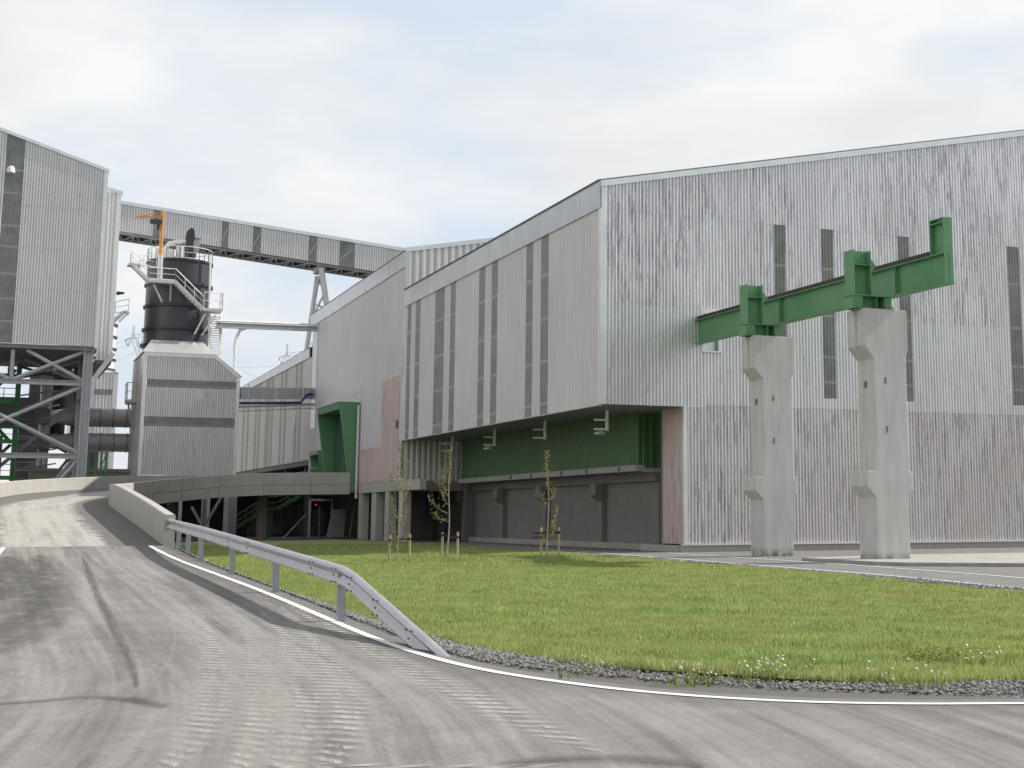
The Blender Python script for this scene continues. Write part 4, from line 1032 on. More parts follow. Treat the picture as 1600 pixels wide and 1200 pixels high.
stake(845, 880, 824, x3, 'round wooden stake left of the right sapling', .38); stake(873, 880, 824, x3, 'round wooden stake right of the right sapling', .2)
hx = onZ(1052, 894, .05)
single('drain_cover', MB().box(hx.x-.45, hx.x+.45, hx.y-.3, hx.y+.3, -.02, .05), M['conc_dark'], 'low drain cover sunk in the lawn in front of the hall corner, darkened for a tuft shadow', 'drain cover', (hx.x, hx.y, 0))  # the dark tone also stands in for a grass tuft's shadow here

# ------------------------------------------------------------------ silo house and black silo
SH = 130.
hl, hr = 12.25, 20.35
sh = thing('silo_house', 'small ribbed steel house with two dark window bands under the black silo', 'building', (16, 134, 0))
ztl = 15.95; shx = 18.15
def ztop_h(x): return 15.75 if x < shx else 15.75-(x-shx)*(15.75-13.95)/(hr-shx)
wbz = []
for a, b in ((260, 593), (260, 605), (260, 651), (260, 666)): wbz.append(onY(a, b, SH).z)
zb_h = 5.3
hm = MB()
for z0, z1 in ((zb_h, wbz[3]), (wbz[2], wbz[1])): hm.corr((0, SH), Dx, Nf, hl+.3, hr-.3, z0, z1, .2, .03)
hm.corr((0, SH), Dx, Nf, hl+.3, hr-.3, wbz[0], lambda q: ztop_h(q)-.35, .2, .03)
hm.make('front_wall', M['steel_house'], sh)
for z0, z1 in ((wbz[3], wbz[2]), (wbz[1], wbz[0])):
    w_ = MB().corr((0, SH), Dx, Nf, hl+.35, hr-.3, z0, z1, .2, .03, .002).make('window', M['glazing'], sh)
    MB().corr((0, SH), Dx, Nf, hl+.35, hr-.3, z0+.12, z0+.18, .2, .03, .006).each('crossbar', M['girt'], w_)
MB().prism([(hl, 15.4), (shx, 15.4), (hr, 13.6), (hr, 13.95), (shx, 15.75), (hl, 15.75)], 1, SH-.06, SH+.05).make('front_fascia', M['trim'], sh)
MB().box(hl, hl+.3, SH-.05, SH+.05, zb_h, 15.4).make('corner_trim', M['trim'], sh)
MB().box(hr-.3, hr, SH-.05, SH+.05, zb_h, 13.6).make('corner_trim', M['trim'], sh)
MB().corr((hl, 0), Dy, Nl, SH+.05, SH+9, zb_h, 15.6, .2, .03).make('side_wall', M['steel_house'], sh)
MB().corr((hr, 0), Dy, (1, 0), SH+.05, SH+9, zb_h, 13.6, .2, .03).make('side_wall', M['steel_house'], sh)
hs = MB().add([(hl-.1, SH-.1, 15.76), (shx, SH-.1, 15.76), (hr+.15, SH-.1, 13.9), (13.0, SH+1.6, 17.0), (17.3, SH+1.6, 17.0), (hr+.15, SH+9, 13.9), (17.3, SH+7, 17.0), (13.0, SH+7, 17.0), (hl-.1, SH+9, 15.76), (shx, SH+9, 15.76)],
              [(0, 1, 4, 3), (1, 2, 5, 9), (1, 9, 6, 4), (0, 3, 7, 8), (3, 4, 6, 7), (7, 6, 9, 8)]); hs.make('roof', M['trim'], sh)
MB().box(hl+.1, hr-.1, SH+.1, SH+9, 5.0, 5.28).make('floor', M['steelwork_dark'], sh)
for x in (hl+.6, hl+3.6, hr-2.2, hr-.6): MB().box(x-.2, x+.2, SH+.4, SH+.8, 0, 5.0).make('leg', M['steelwork'], sh)
SC = (15.35, 134.6); SR = 2.78
silo = thing('black_silo', 'tall black cylindrical silo with raised bands on the small ribbed house', 'silo', (SC[0], SC[1], 16.5))
def zc(py, dx=0): return onY(278, py, SC[1]-SR).z
zt_s, zA, zB, zC = zc(403.5), zc(441), zc(475.5), zc(512)
MB().lathe(SC, [(SR+.05, 16.3), (SR, 17.2), (SR, zt_s), (0, zt_s)], 64).make('shell', M['silo'], silo, smooth=True)
for z, rr_ in ((zt_s-.05, SR+.1), (zA, SR+.17), (zB, SR+.17), (zC, SR+.2), (zc(537), SR+.3)):
    MB().lathe(SC, [(SR-.01, z-.14), (rr_, z-.12), (rr_, z+.1), (SR-.01, z+.12)], 64).make('band', M['silo_band'], silo, smooth=True)
# top machinery
tp = MB(); tp.box(15.6, 16.4, 133.2, 134.4, zt_s+.01, zt_s+2.0); tp.make('filter_box', M['steelwork_dark'], silo)
hz = zt_s
def pxz(L_, y): return [(onY(a, b, y).x, onY(a, b, y).z) for a, b in L_]
MB().prism(pxz([(291, 399), (290.5, 372), (293.5, 360), (299, 356), (303, 359), (304, 371), (301, 384), (306, 402)][::-1], 133.2), 1, 133.0, 134.3).make('hopper', M['silo'], silo)
MB().prism(pxz([(304, 360), (314, 366), (315, 373), (304, 372)][::-1], 133.2), 1, 133.1, 134.4).make('motor_cover', M['galv'], silo)
MB().prism(pxz([(304, 373), (313, 375), (310, 394), (305, 402), (301, 385)][::-1], 133.2), 1, 133.15, 134.2).make('hopper_outlet', M['duct'], silo)
MB().tube([(13.9, 133.5, hz+.1), (13.9, 133.5, hz+1.0), (14.2, 133.4, hz+1.5), (14.8, 133.4, hz+1.7), (16.3, 133.3, hz+1.85)], .22, 12).make('pipe', M['white'], silo, smooth=True)
MB().tube([(15.1, 133.0, hz), (15.1, 133.0, hz+1.3)], .33, 16).make('motor', M['galv'], silo, smooth=True)
MB().box(13.0, 14.6, 132.6, 133.0, hz+.02, hz+.9).make('box', M['white'], silo)
def railing(pts, h=1.05, r=.032, n=None, mid=True):
    """posts and two rails along a polyline"""
    mb = MB(); P = [Vector(p) for p in pts]
    for a, b in zip(P[:-1], P[1:]):
        L_ = (b-a).length; k = max(1, round(L_/1.1))
        for i in range(k+1): q = a.lerp(b, i/k); mb.tube([q, q+Vector((0, 0, h))], r, 5)
        mb.tube([a+Vector((0, 0, h)), b+Vector((0, 0, h))], r*1.15, 5)
        if mid: mb.tube([a+Vector((0, 0, h*.52)), b+Vector((0, 0, h*.52))], r*.8, 5)
        mb.bar(a+Vector((0, 0, .06)), b+Vector((0, 0, .06)), .02, .12)
    return mb
arc = [(SC[0]+(SR+.02)*math.cos(a), SC[1]+(SR+.02)*math.sin(a), zt_s+.02) for a in [R_(-205+12*i) for i in range(30)]]
railing(arc, 1.1).make('top_railing', M['white'], silo)
# stair with landings wrapped on the front of the silo
ss = thing('silo_stair', 'galvanised stair with landings and white handrails wrapped round the black silo', 'stair', (15, 130.6, 17))
YS = 131.0
def Q(a, b, y=YS): return onY(a, b, y)
def flight(p, q, w=.8, n=None, axis=Vector((0, 1, 0)), name='flight'):
    """two stringers and treads, width along axis"""
    p = Vector(p); q = Vector(q); mb = MB(); n = n or max(4, int(abs(q.z-p.z)/.22))
    for s_ in (0, w): mb.bar(p+axis*s_, q+axis*s_, .05, .26)
    for i in range(n+1): c = p.lerp(q, i/n); d = Vector((q.x-p.x, q.y-p.y, 0)).normalized() if (Vector((q.x-p.x, q.y-p.y, 0))).length > .1 else Vector((1, 0, 0)); mb.bar(c+axis*.03-Vector((0, 0, .02)), c+axis*(w-.03)-Vector((0, 0, .02)), .24, .03, up=(0, 0, 1))
    return mb
L0, L1 = Q(232, 438), Q(274, 438)
pf = MB(); pf.box(L0.x, L1.x, YS-.05, YS+1.0, L0.z-.15, L0.z+.1); pf.make('landing', M['galv'], ss)
railing([(L0.x, YS-.02, L0.z+.1), (L1.x, YS-.02, L0.z+.1)]).make('handrail', M['white'], ss)
D1 = Q(318, 484)
flight((L1.x, YS, L0.z), (D1.x, YS, D1.z)).make('flight', M['galv'], ss)
railing([(L1.x, YS-.02, L0.z+.1), (D1.x, YS-.02, D1.z+.1)]).make('handrail', M['white'], ss)
D2 = Q(347, 486)
MB().prism([(D1.x, YS-.1), (D2.x, YS-.1), (D2.x, YS+1.6), (D1.x, YS+1.0)], 2, D1.z-.12, D1.z+.05).make('landing', M['galv'], ss)
railing([(D1.x, YS-.08, D1.z+.05), (D2.x, YS-.08, D1.z+.05), (D2.x, YS+1.6, D1.z+.05)], 1.5).make('handrail', M['white'], ss)
U1 = Q(206, 411); 
flight((L0.x, YS, L0.z), (U1.x, YS+.2, U1.z)).make('flight', M['galv'], ss)
railing([(L0.x, YS-.02, L0.z+.1), (U1.x, YS+.18, U1.z+.1)]).make('handrail', M['white'], ss)
U2 = Q(202, 417)
MB().box(U2.x-.1, U1.x+.8, YS+.1, YS+1.4, U1.z-.15, U1.z).make('landing', M['galv'], ss)
railing([(U1.x, YS+.1, U1.z), (U1.x, YS+1.4, U1.z), (SC[0]-2.2, YS+1.6, U1.z)]).make('handrail', M['white'], ss)
# lower straight stair seen end on
a_, b_ = Q(331, 492), Q(345, 549)
lo = MB()
for s_ in (a_.x, b_.x+.05): lo.bar((s_, YS+1.4, a_.z), (s_, YS+.4, b_.z), .07, .25)
nst = 15
for i in range(nst+1):
    f = i/nst; z = a_.z*(1-f)+b_.z*f; lo.box(a_.x+.04, b_.x+.02, YS+1.3-f, YS+1.55-f, z-.02, z+.04)
lo.box(a_.x, b_.x+.1, YS+.2, YS+1.2, b_.z-.25, b_.z-.1)
lo.make('lower_flight', M['white'], ss)
for x_ in (a_.x, b_.x+.05): MB().tube([(x_, YS+1.4, a_.z+1), (x_, YS+.4, b_.z+1)], .045, 6).make('handrail', M['white'], ss)
bk = MB()
for (a, b), (c, d) in (((240, 444), (253, 472)), ((267, 444), (266, 471)), ((321, 490), (304, 522)), ((337, 493), (315, 524))): bk.bar(Q(a, b, YS+.3), Q(c, d, YS+.7), .12, .12)
bk.each('bracket', M['galv'], ss)
vp = MB().tube([Q(329, 398, YS+1.2), Q(326, 500, YS+1.2)], .09, 8); vp.make('riser_pipe', M['white'], ss)
# jib crane
jc = thing('jib_crane', 'orange jib crane on a grey column beside the black silo', 'crane', (Q(248, 440).x, YS+.3, L0.z))
MB().tube([Q(249, 440, YS+.3), Q(251, 398, YS+.3)], .22, 14).make('column', M['galv'], jc, smooth=True)
MB().tube([Q(250.5, 399, YS+.3), Q(255, 329, YS+.3)], .16, 14).make('mast', M['orange'], jc, smooth=True)
j = MB(); j.bar(Q(254, 338, YS+.3), Q(210, 340, YS+.3), .14, .16); j.bar(Q(254, 332, YS+.3), Q(212, 339, YS+.3), .08, .09); j.make('jib', M['orange'], jc)
h_ = Q(244, 345, YS+.3); MB().box(h_.x-.5, h_.x+.45, YS+.1, YS+.5, h_.z-.28, h_.z+.1).box(h_.x+.05, h_.x+.3, YS+.15, YS+.45, h_.z-.8, h_.z-.28).make('hoist', M['silo'], jc)
# small balcony on the left of the silo house
bx = thing('side_balcony', 'small caged balcony on the left side of the silo house', 'balcony', (11.4, 135, 11))
zb0 = onY(200, 622, 135).z; xb = onY(197, 622, 135).x
MB().box(xb, hl-.02, 134, 136, zb0-.5, zb0-.3).make('platform', M['steelwork'], bx)
railing([(hl-.05, 134, zb0-.3), (xb, 134, zb0-.3), (xb, 136, zb0-.3)], 1.6).make('railing', M['galv'], bx)
MB().bar((xb+.2, 135, zb0-.5), (hl-.05, 135, zb0-3), .15).make('brace', M['steelwork'], bx)

# ------------------------------------------------------------------ big clad tower on steel legs at the left
TY = 125.
tw = thing('clad_tower', 'huge ribbed grey tower on braced steel legs at the left edge', 'tower', (2, 130, 0))
xr_t = onY(164, 267, TY).x; tz = lambda x: 30.2+(xr_t-x)*.315
wx0, wx1 = onY(5, 300, TY).x, onY(35, 300, TY).x
t0 = -12.
mb = MB()
for a, b in ((t0, wx0), (wx1, xr_t)):
    for z0, z1, o_ in ((15.45, 19.9, 0), (19.88, 23.3, .006), (23.28, 26.7, .012)): mb.corr((0, TY), Dx, Nf, a, b, z0, z1, .21, .035, o_)
    mb.corr((0, TY), Dx, Nf, a, b, 26.68, lambda q: tz(q)-.1, .21, .035, .018)
mb.make('front_wall', M['steel_tower'], tw)
w_ = MB().corr((0, TY), Dx, Nf, wx0, wx1, 15.45, lambda q: tz(q)-.1, .21, .035, .004).make('window', M['glazing'], tw)
gb = MB()
for z in (29.5, 27.6, 24.9, 23.2, 21.0, 19.0, 17.2): gb.corr((0, TY), Dx, Nf, wx0, wx1, z-.08, z+.08, .21, .035, .008)
gb.each('crossbar', M['girt'], w_)
MB().prism([(t0, tz(t0)-.12), (xr_t+.35, tz(xr_t+.35)-.12), (xr_t+.35, tz(xr_t+.35)+.15), (t0, tz(t0)+.15)], 1, TY-.12, TY+.02).make('roof_trim', M['trim'], tw)
MB().box(xr_t, xr_t+.28, TY-.09, TY+.05, 15.3, tz(xr_t)-.15).make('corner_trim', M['trim'], tw)
MB().corr((xr_t+.2, 0), Dy, (1, 0), TY+.06, TY+2, 15.45, 29.8, .21, .03).make('side_wall', M['steel_tower'], tw)
MB().add([(t0, TY, tz(t0)), (xr_t+.3, TY, tz(xr_t+.3)), (xr_t+.3, TY+16, tz(xr_t+.3)), (t0, TY+16, tz(t0))], [(0, 1, 2, 3)]).make('roof', M['roofdark'], tw)
MB().box(t0, xr_t+.2, TY+.1, TY+16, 15.1, 15.44).make('floor', M['steelwork_dark'], tw)
# narrow rear bay
x2a, x2b = xr_t+.25, onY(190, 300, TY+2).x
mb = MB().corr((0, TY+2), Dx, Nf, x2a, x2b-.3, 14.6, 28.75, .3, .05); mb.make('rear_bay_wall', M['steel_white'], tw)
MB().box(x2b-.3, x2b, TY+1.93, TY+2.05, 14.6, 28.75).make('corner_trim', M['trim'], tw)
MB().prism([(x2a-.1, 28.95), (x2b+.1, 28.6), (x2b+.1, 28.9), (x2a-.1, 29.25)], 1, TY+1.88, TY+2.04).make('roof_trim', M['trim'], tw)
MB().box(x2b-.02, x2b, TY+2.05, TY+16, 14.6, 28.7).make('rear_bay_side', M['steel_white'], tw)
MB().box(x2a, x2b-.02, TY+2.1, TY+16, 14.3, 14.58).make('rear_bay_floor', M['steelwork_dark'], tw)
# lamp on the glazing
lp = onY(17, 265, TY-.4)
MB().lathe((lp.x, lp.y), [(0, lp.z+.32), (.2, lp.z+.26), (.3, lp.z+.05), (.32, lp.z-.25), (.2, lp.z-.3), (0, lp.z-.3)], 20).make('wall_lamp', M['white'], tw, smooth=True)
# legs and bracing
def T(a, b, y): return onY(a, b, y)
xc = T(133, 640, TY+.3).x
def frame(y, s_, mt, nm):
    m_ = MB().hbeam((xc, y, 0), (xc, y, 15.1), .7*s_, .7*s_, .08, up=(1, 0, 0)); m_.make('leg', mt, tw)
    m_ = MB().hbeam((xc-11.2, y, 0), (xc-11.2, y, 15.1), .7*s_, .7*s_, .08, up=(1, 0, 0)); m_.make('leg', mt, tw)
    zz1, zz2 = T(60, 597, y).z, T(60, 712, y).z
    for z in (zz1, zz2): MB().hbeam((xc-11.2, y, z), (xc-.36, y, z), .35, .4, .05).make('cross_beam', mt, tw)
    xm = xc-5.6
    br = MB(); r_ = .16*s_
    for p, q in (((xc-11, zz1), (xm-1.2, 15.0)), ((xm-.2, zz1+.2), (xc-11, 15.0)), ((xm+.2, zz1+.2), (xc-.4, 15.0)), ((xm+1., 15.0), (xc-.3, zz1+.2)),
                 ((xc-11, zz1-.3), (xc-.4, zz2+.3)), ((xc-11, zz2+.3), (xc-.4, zz1-.3)), ((xc-11, zz2-.3), (xm-1.5, .2)), ((xc-.3, zz2-.3), (xm+.5, .2)), ((xm, zz1+.2), (xm, 15.0))):
        br.tube([(p[0], y+.001*len(br.v), p[1]), (q[0], y+.001*len(br.v), q[1])], r_, 8)
    br.make('bracing', mt, tw, smooth=True)
frame(TY+.4, 1., M['steelwork'], 'a'); frame(TY+7.6, .85, M['steelwork'], 'b'); frame(TY+15, .75, M['steelwork_dark'], 'c')
MB().bar((xc+.3, TY+.4, T(140, 597, TY).z), T(177, 552, TY+.6), .35).make('corner_brace', M['steelwork'], tw)
MB().bar((xc+.2, TY+7.6, T(140, 612, TY).z), (xc-8, TY+7.6, 4), .3).make('rear_brace', M['steelwork_dark'], tw)

# ------------------------------------------------------------------ plant behind the tower legs
for (px, r, y, n_, lab) in ((0, 0, 0, 0, ''),): pass
for k_, (pya, pyb, lab) in enumerate(((637, 666, 'upper of two fat horizontal grey ducts behind the tower legs'), (676, 705, 'lower of two fat horizontal grey ducts behind the tower legs'))):
    y = 139.; a = onY(112, (pya+pyb)/2, y); b = onY(207, (pya+pyb)/2, y); r = abs(onY(160, pya, y).z-onY(160, pyb, y).z)/2
    b = Vector((b.x+2, y, a.z)); t = thing('duct', lab, 'duct', tuple(a), 'fat grey ducts')
    MB().tube([a, b], r, 32).make('pipe', M['duct'], t, smooth=True)
    for i in range(7): x = a.x+.1+i*1.12; MB().tube([(x-.04, y, a.z), (x+.04, y, a.z)], r+.05, 32).make('flange', M['steelwork_dark'], t, smooth=True)
    tr0 = onY(78, (pya+pyb)/2, y)
    k = 24; mb = MB(); h2, w2 = r*.55, r*.9
    for j in range(k):
        an_ = 2*PI*j/k; mb.v.append((a.x, y+r*math.cos(an_), a.z+r*math.sin(an_)))
    for j in range(k):
        an_ = 2*PI*j/k; c, s_ = math.cos(an_), math.sin(an_); q = max(abs(c), abs(s_)); mb.v.append((tr0.x, y+w2*c/q, a.z+h2*s_/q))
    for j in range(k): mb.f.append((j, (j+1) % k, k+(j+1) % k, k+j)); mb.mi.append(0)
    mb.f.append(tuple(range(k, 2*k))); mb.mi.append(0); mb.make('transition', M['duct'], t)
    MB().box(tr0.x-1.2, tr0.x-.01, y-w2, y+w2, a.z-h2-.2, a.z+h2+.2).make('fan_box', M['steelwork_dark'], t)
# low concrete bunker and green stand
bz = onY(120, 733, 137).z
single('bunker', MB().box(onY(47, 740, 137).x, onY(215, 740, 137).x, 137, 148, 0, bz).box(onY(47, 740, 137).x-.1, onY(215, 740, 137).x, 136.85, 136.99, bz-.25, bz+.05), M['conc_wall'], 'low plain concrete bunker behind the outer ramp parapet', 'bunker', (8, 140, 0))
gs_ = thing('green_stand', 'green steel ladder stand behind the thick tower leg, under the ducts', 'steel stand', (onY(150, 740, 134).x, 134, 3))
mb = MB()
xs = [onY(a, 720, 134).x for a in (138, 150, 158, 166)]; zt1, zb1 = onY(150, 706, 134).z, 3.
for x in xs: mb.bar((x, 134, zb1), (x, 134, zt1), .18)
mb.each('post', M['green'], gs_)
mb = MB()
for i in range(5): z = zt1-.1-i*.62; mb.bar((xs[0]+.1, 134.0, z), (xs[1]-.1, 134.0, z), .1)
for i in range(3): z = zt1-.1-i*1.2; mb.bar((xs[2]+.1, 134.0, z), (xs[3]-.1, 134.0, z), .1)
mb.bar((xs[2], 134.15, zt1-1.3), (xs[3], 134.15, zt1-.2), .1); mb.each('rung', M['green'], gs_)
# green stair tower at the left edge
gt = thing('green_stair_tower', 'green steel stair tower between the tower legs at the left edge', 'stair tower', (1.2, 133, 0))
gx1 = onY(26, 650, 132).x; gx0 = gx1-3.2
mb = MB()
for x in (gx0, gx1):
    for y in (132, 135): mb.hbeam((x, y, 0), (x, y, 14.6), .35, .35, .05, up=(1, 0, 0))
mb.each('post', M['greendark'], gt)
mb = MB()
for z in (5.0, 8.0, 11.3, 13.5):
    mb.box(gx0+.2, gx1-.2, 132.1, 134.9, z, z+.08); mb.bar((gx0+.2, 132, z), (gx1-.2, 132, z), .3)
mb.each('landing', M['greendark'], gt)
for z in (2.0, 5.0, 8.0, 11.3): flight((gx0+.3 if int(z) % 2 else gx1-.3, 133, z), (gx1-.3 if int(z) % 2 else gx0+.3, 133, z+2.8), .9).make('flight', M['greendark'], gt)
for z in (5.08, 8.08, 11.38): railing([(gx0+.1, 132, z), (gx1-.1, 132, z)]).make('railing', M['greendark'], gt)
# dark process tower between the legs
pe = thing('process_plant', 'dark boxy process plant with pipes seen through the tower legs', 'plant equipment', (4, 142, 0))
MB().box(gx1+.4, onY(72, 650, 142).x, 141, 147, 0, 11.2).make('casing', M['steelwork_dark'], pe)
MB().box(-6, gx1-.8, 142, 147, 0, 9.0).make('casing', M['steelwork_dark'], pe)
MB().box(-6, gx1+1.6, 144, 147, 9.9, 12.6).make('casing', M['steelwork_dark'], pe)
MB().box(gx1+1.2, gx1+6.4, 145, 147, 11.5, 15.2).make('casing', M['steelwork_dark'], pe)
MB().box(gx1+5.6, gx1+7.4, 144, 147, 0, 9).make('casing', M['steelwork_dark'], pe)
MB().tube([(onY(66, 650, 140).x, 140, 0), (onY(66, 650, 140).x, 140, 14)], .28, 12).tube([(onY(74, 650, 140).x, 140, 0), (onY(74, 650, 140).x, 140, 14)], .28, 12).each('riser_pipe', M['galv'], pe, smooth=True)
mb = MB()
for i in range(14): mb.box(gx1+.5, onY(72, 650, 142).x-.1, 140.9, 140.97, .6+i*.75, .68+i*.75)
mb.each('rib', M['steelwork'], pe)
mb = MB().tube([(onY(92, 600, 143).x, 143, 8), (onY(92, 600, 143).x, 143, 15)], .75, 16); mb.make('dark_pipe', M['silo'], pe, smooth=True)
mb = MB(); 
for i in range(9): mb.tube([(gx1+.2, 139.5, 2+i*1.3), (gx1+3.6, 139.5, 2.6+i*1.3)], .07, 6)
mb.each('small_pipe', M['galv'], pe)
# far white silo house and white banded silo
ws = thing('white_silo_house', 'pale corrugated tower block with one olive band, seen left of the silo house', 'building', (14, 190, 0))
y = 190.; xa, xb2, za_, zb_ = onY(148, 600, y).x, onY(180, 600, y).x, onY(160, 583, y).z, onY(160, 640, y).z
MB().corr((0, y), Dx, Nf, xa, xb2, 2, za_, .4, .05).make('front_wall', M['steel_white'], ws)
MB().corr((0, y), Dx, Nf, xa, xb2-.3, onY(160, 617, y).z, onY(160, 608, y).z, .4, .05, .03).make('window', M['glazing_far'], ws)
MB().box(xa-2.5, xa, y+.02, y+8, 2, za_).make('side_bay', M['steel_tower'], ws)
MB().box(xb2-.25, xb2+.3, y-.08, y+.1, 2, za_+.1).box(xa-.1, xb2+.3, y-.08, y+7, za_, za_+.15).make('corner_trim', M['white'], ws)
w2_ = thing('white_silo', 'pale silo with dark rings half hidden behind the clad tower', 'silo', (14, 194, 0))
xe = onY(185, 500, 190).x; r2 = 3.3
ztw = onY(180, 503, 190).z; zbw = onY(170, 576, 190).z
MB().lathe((xe-r2, 193), [(r2, za_+.2), (r2, ztw), (0, ztw)], 40).make('shell', M['steel_white'], w2_, smooth=True)
for py in (505, 524, 543, 560, 576):
    z = onY(184, py, 190).z; MB().lathe((xe-r2, 193), [(r2, z-.12), (r2+.25, z-.1), (r2+.25, z+.1), (r2, z+.12)], 40).make('band', M['silo_band'], w2_, smooth=True)
pq = onY(200, 489, 189); MB().bar(onY(176, 503, 189), onY(195, 487, 189), .3, .5).bar(onY(195, 487, 189), onY(202, 490, 189), .3, .3).bar(onY(200, 490, 189), onY(186, 503, 189), .2).make('gantry', M['galv'], w2_)
railing([onY(180, 490, 189), onY(201, 486, 189)], 1.5, .05).make('railing', M['galv'], w2_)
MB().bar(onY(182, 457, 189), onY(194, 458, 189), .25).bar(onY(182, 460, 189), onY(194, 458, 189), .2).make('jib', M['rail_rust'], w2_)

# ------------------------------------------------------------------ conveyor gallery
GY = 140.
cg = thing('conveyor_gallery', 'long ribbed conveyor gallery sloping down from the tower to the tall hall', 'conveyor bridge', (25, 141, 28))
gp = [onY(186, 314, GY), onY(186, 361, GY), onY(660, 393, GY), onY(660, 436, GY)]
gtop = lerp_fn([(gp[0].x, gp[0].z), (gp[2].x, gp[2].z)]); gbot = lerp_fn([(gp[1].x, gp[1].z), (gp[3].x, gp[3].z)])
gx0_, gx1_ = gp[0].x, gp[2].x
def gX(px): return onY(px, 370, GY).x
gw_ = [(238, 249), (346, 357), (395, 408), (483, 496), (531, 555)]
gw_ = [(gX(a), gX(b)) for a, b in gw_]
cuts = [gx0_]+[c for w_ in gw_ for c in w_]+[gx1_]
mb = MB()
for a, b in zip(cuts[0::2], cuts[1::2]): mb.corr((0, GY), Dx, Nf, a, b, gbot, lambda q: gtop(q)-.25, .24, .045)
mb.make('side_wall', M['steel_tower'], cg)
for a, b in gw_:
    w_ = MB().corr((0, GY), Dx, Nf, a, b, gbot, lambda q: gtop(q)-.25, .24, .045, .003).make('window', M['glazing'], cg)
    xm_ = (a+b)/2; MB().bar((a+.05, GY-.06, gbot(a)+.6), (b-.05, GY-.06, gtop(b)-.8), .02, .12).each('crossbar', M['girt'], w_)
MB().prism([(gx0_, gtop(gx0_)-.28), (gx1_, gtop(gx1_)-.28), (gx1_, gtop(gx1_)+.05), (gx0_, gtop(gx0_)+.05)], 1, GY-.12, GY+.02).make('roof_trim', M['trim'], cg)
MB().add([(gx0_, GY, gtop(gx0_)), (gx1_, GY, gtop(gx1_)), (gx1_, GY+4, gtop(gx1_)), (gx0_, GY+4, gtop(gx0_))], [(0, 1, 2, 3)]).make('roof', M['trim'], cg)
MB().corr((0, GY+4), Dx, (0, 1), gx0_, gx1_, gbot, gtop, .24, .045).make('rear_wall', M['steel_tower'], cg)
MB().add([(gx0_, GY+.3, gbot(gx0_)+.25), (gx1_, GY+.3, gbot(gx1_)+.25), (gx1_, GY+4, gbot(gx1_)+.25), (gx0_, GY+4, gbot(gx0_)+.25)], [(0, 1, 2, 3)]).make('floor', M['steelwork_dark'], cg)
tr_ = MB()
for y in (GY+.4, GY+3.8): tr_.bar((gx0_, y, gbot(gx0_)-.05), (gx1_, y, gbot(gx1_)-.05), .22, .25)
n = 18
for i in range(n):
    a = gx0_+(gx1_-gx0_)*i/n; b = gx0_+(gx1_-gx0_)*(i+1)/n; m0 = (a+b)/2
    tr_.bar((a, GY+.45, gbot(a)), (m0, GY+3.7, gbot(m0)), .12); tr_.bar((m0, GY+3.7, gbot(m0)-.1), (b, GY+.45, gbot(b)-.1), .12)
    tr_.bar((a, GY+.4, gbot(a)-.03), (a, GY+3.8, gbot(a)-.03), .14)
tr_.make('floor_truss', M['steelwork'], cg)
fsk = MB()
for i in range(9):
    a = gx0_+(gx1_-gx0_)*(i+.12)/9; b = gx0_+(gx1_-gx0_)*(i+.85)/9; fsk.add([(a, GY+3.9, gbot(a)-.15), (b, GY+3.9, gbot(b)-.15), (b, GY+3.95, gbot(b)+.35), (a, GY+3.95, gbot(a)+.35)], [(0, 1, 2, 3)])
fsk.each('skirt_sheet', M['steelwork_dark'], cg)
# trestle
tl = MB(); p1, p2 = onY(502, 420, GY+.5), onY(511, 480, GY+.5)
ta, tb = onY(496, 432, GY+2), onY(486, 500, GY+2)
tl.tube([p1, p2, p2+(p2-p1)*3], .29, 12); tl.tube([ta, tb, tb+(tb-ta)*2.5], .24, 12)
tl.bar(p1+Vector((0, 0, .2)), ta+Vector((-.2, 0, .4)), .5)
for f0, f1 in ((.05, .55), (.55, .05), (.62, .98), (1.05, .62)): tl.bar(p1.lerp(p2, f0), ta.lerp(tb, f1), .15)
tl.make('trestle', M['galv'], cg, smooth=False)

# ------------------------------------------------------------------ pipe bridges between silo house and tall hall
pb_ = thing('pipe_bridge', 'slim pale pipe bridge high between the silo stair and the tall hall wall', 'pipe bridge', (23, 131.5, 17.5))
A, B = onY(338, 508, 131.5), onX(495, 514, HX)
B2 = Vector((HX+.3, B.y, B.z)); A2 = Vector((A.x, 131.5, A.z))
MB().hbeam(A2, B2, .5, .45, .06).make('girder', M['galv'], pb_)
MB().tube([A2+Vector((0, -.3, .35)), B2+Vector((0, -.3, .35))], .08, 8).tube([A2+Vector((0, -.1, .4)), B2+Vector((0, -.1, .4))], .07, 8).each('pipe', M['white'], pb_)
g1 = onY(366, 580, 132); g2 = onY(367, 540, 132); g3 = onY(371, 524, 132); g4 = onY(384, 513, 132)
MB().tube([g1, g2, g2.lerp(g3, .5)+Vector((-.05, 0, .0)), g3, g3.lerp(g4, .5)+Vector((-.15, 0, .15)), g4], .14, 10).make('support', M['white'], pb_, smooth=True)
pr2 = thing('cable_rack', 'grey duct rack with blue pipe between the silo house and the tall hall', 'pipe rack', (24, 130, 11.5))
A, B = onY(380, 620, 130), onX(487, 621, HX)
A = Vector((hr+.02, 130.5, A.z)); B = Vector((HX-.1, B.y, B.z+.1))
up = Vector((0, 0, 1))
MB().bar(A+up*.35, B+up*.25, .6, 1.0).make('duct', M['steelwork'], pr2)
MB().tube([A-up*.55+Vector((0, -.4, 0)), A.lerp(B, .85)-up*.6+Vector((0, -.4, 0)), A.lerp(B, .93)+Vector((0, -.4, .1)), B+Vector((0, -.4, .2))], .11, 8).make('blue_pipe', M['blue'], pr2, smooth=True)
MB().bar(A-up*.85, B-up*.75, .5, .25).bar(A-up*1.25, B-up*1.1, .4, .1).make('tray', M['galv'], pr2)
mb = MB()
for f in (.12, .5, .88):
    c = A.lerp(B, f); mb.bar(c+up*1.1+Vector((0, -.34, 0)), c-up*.3+Vector((0, -.34, 0)), .08)
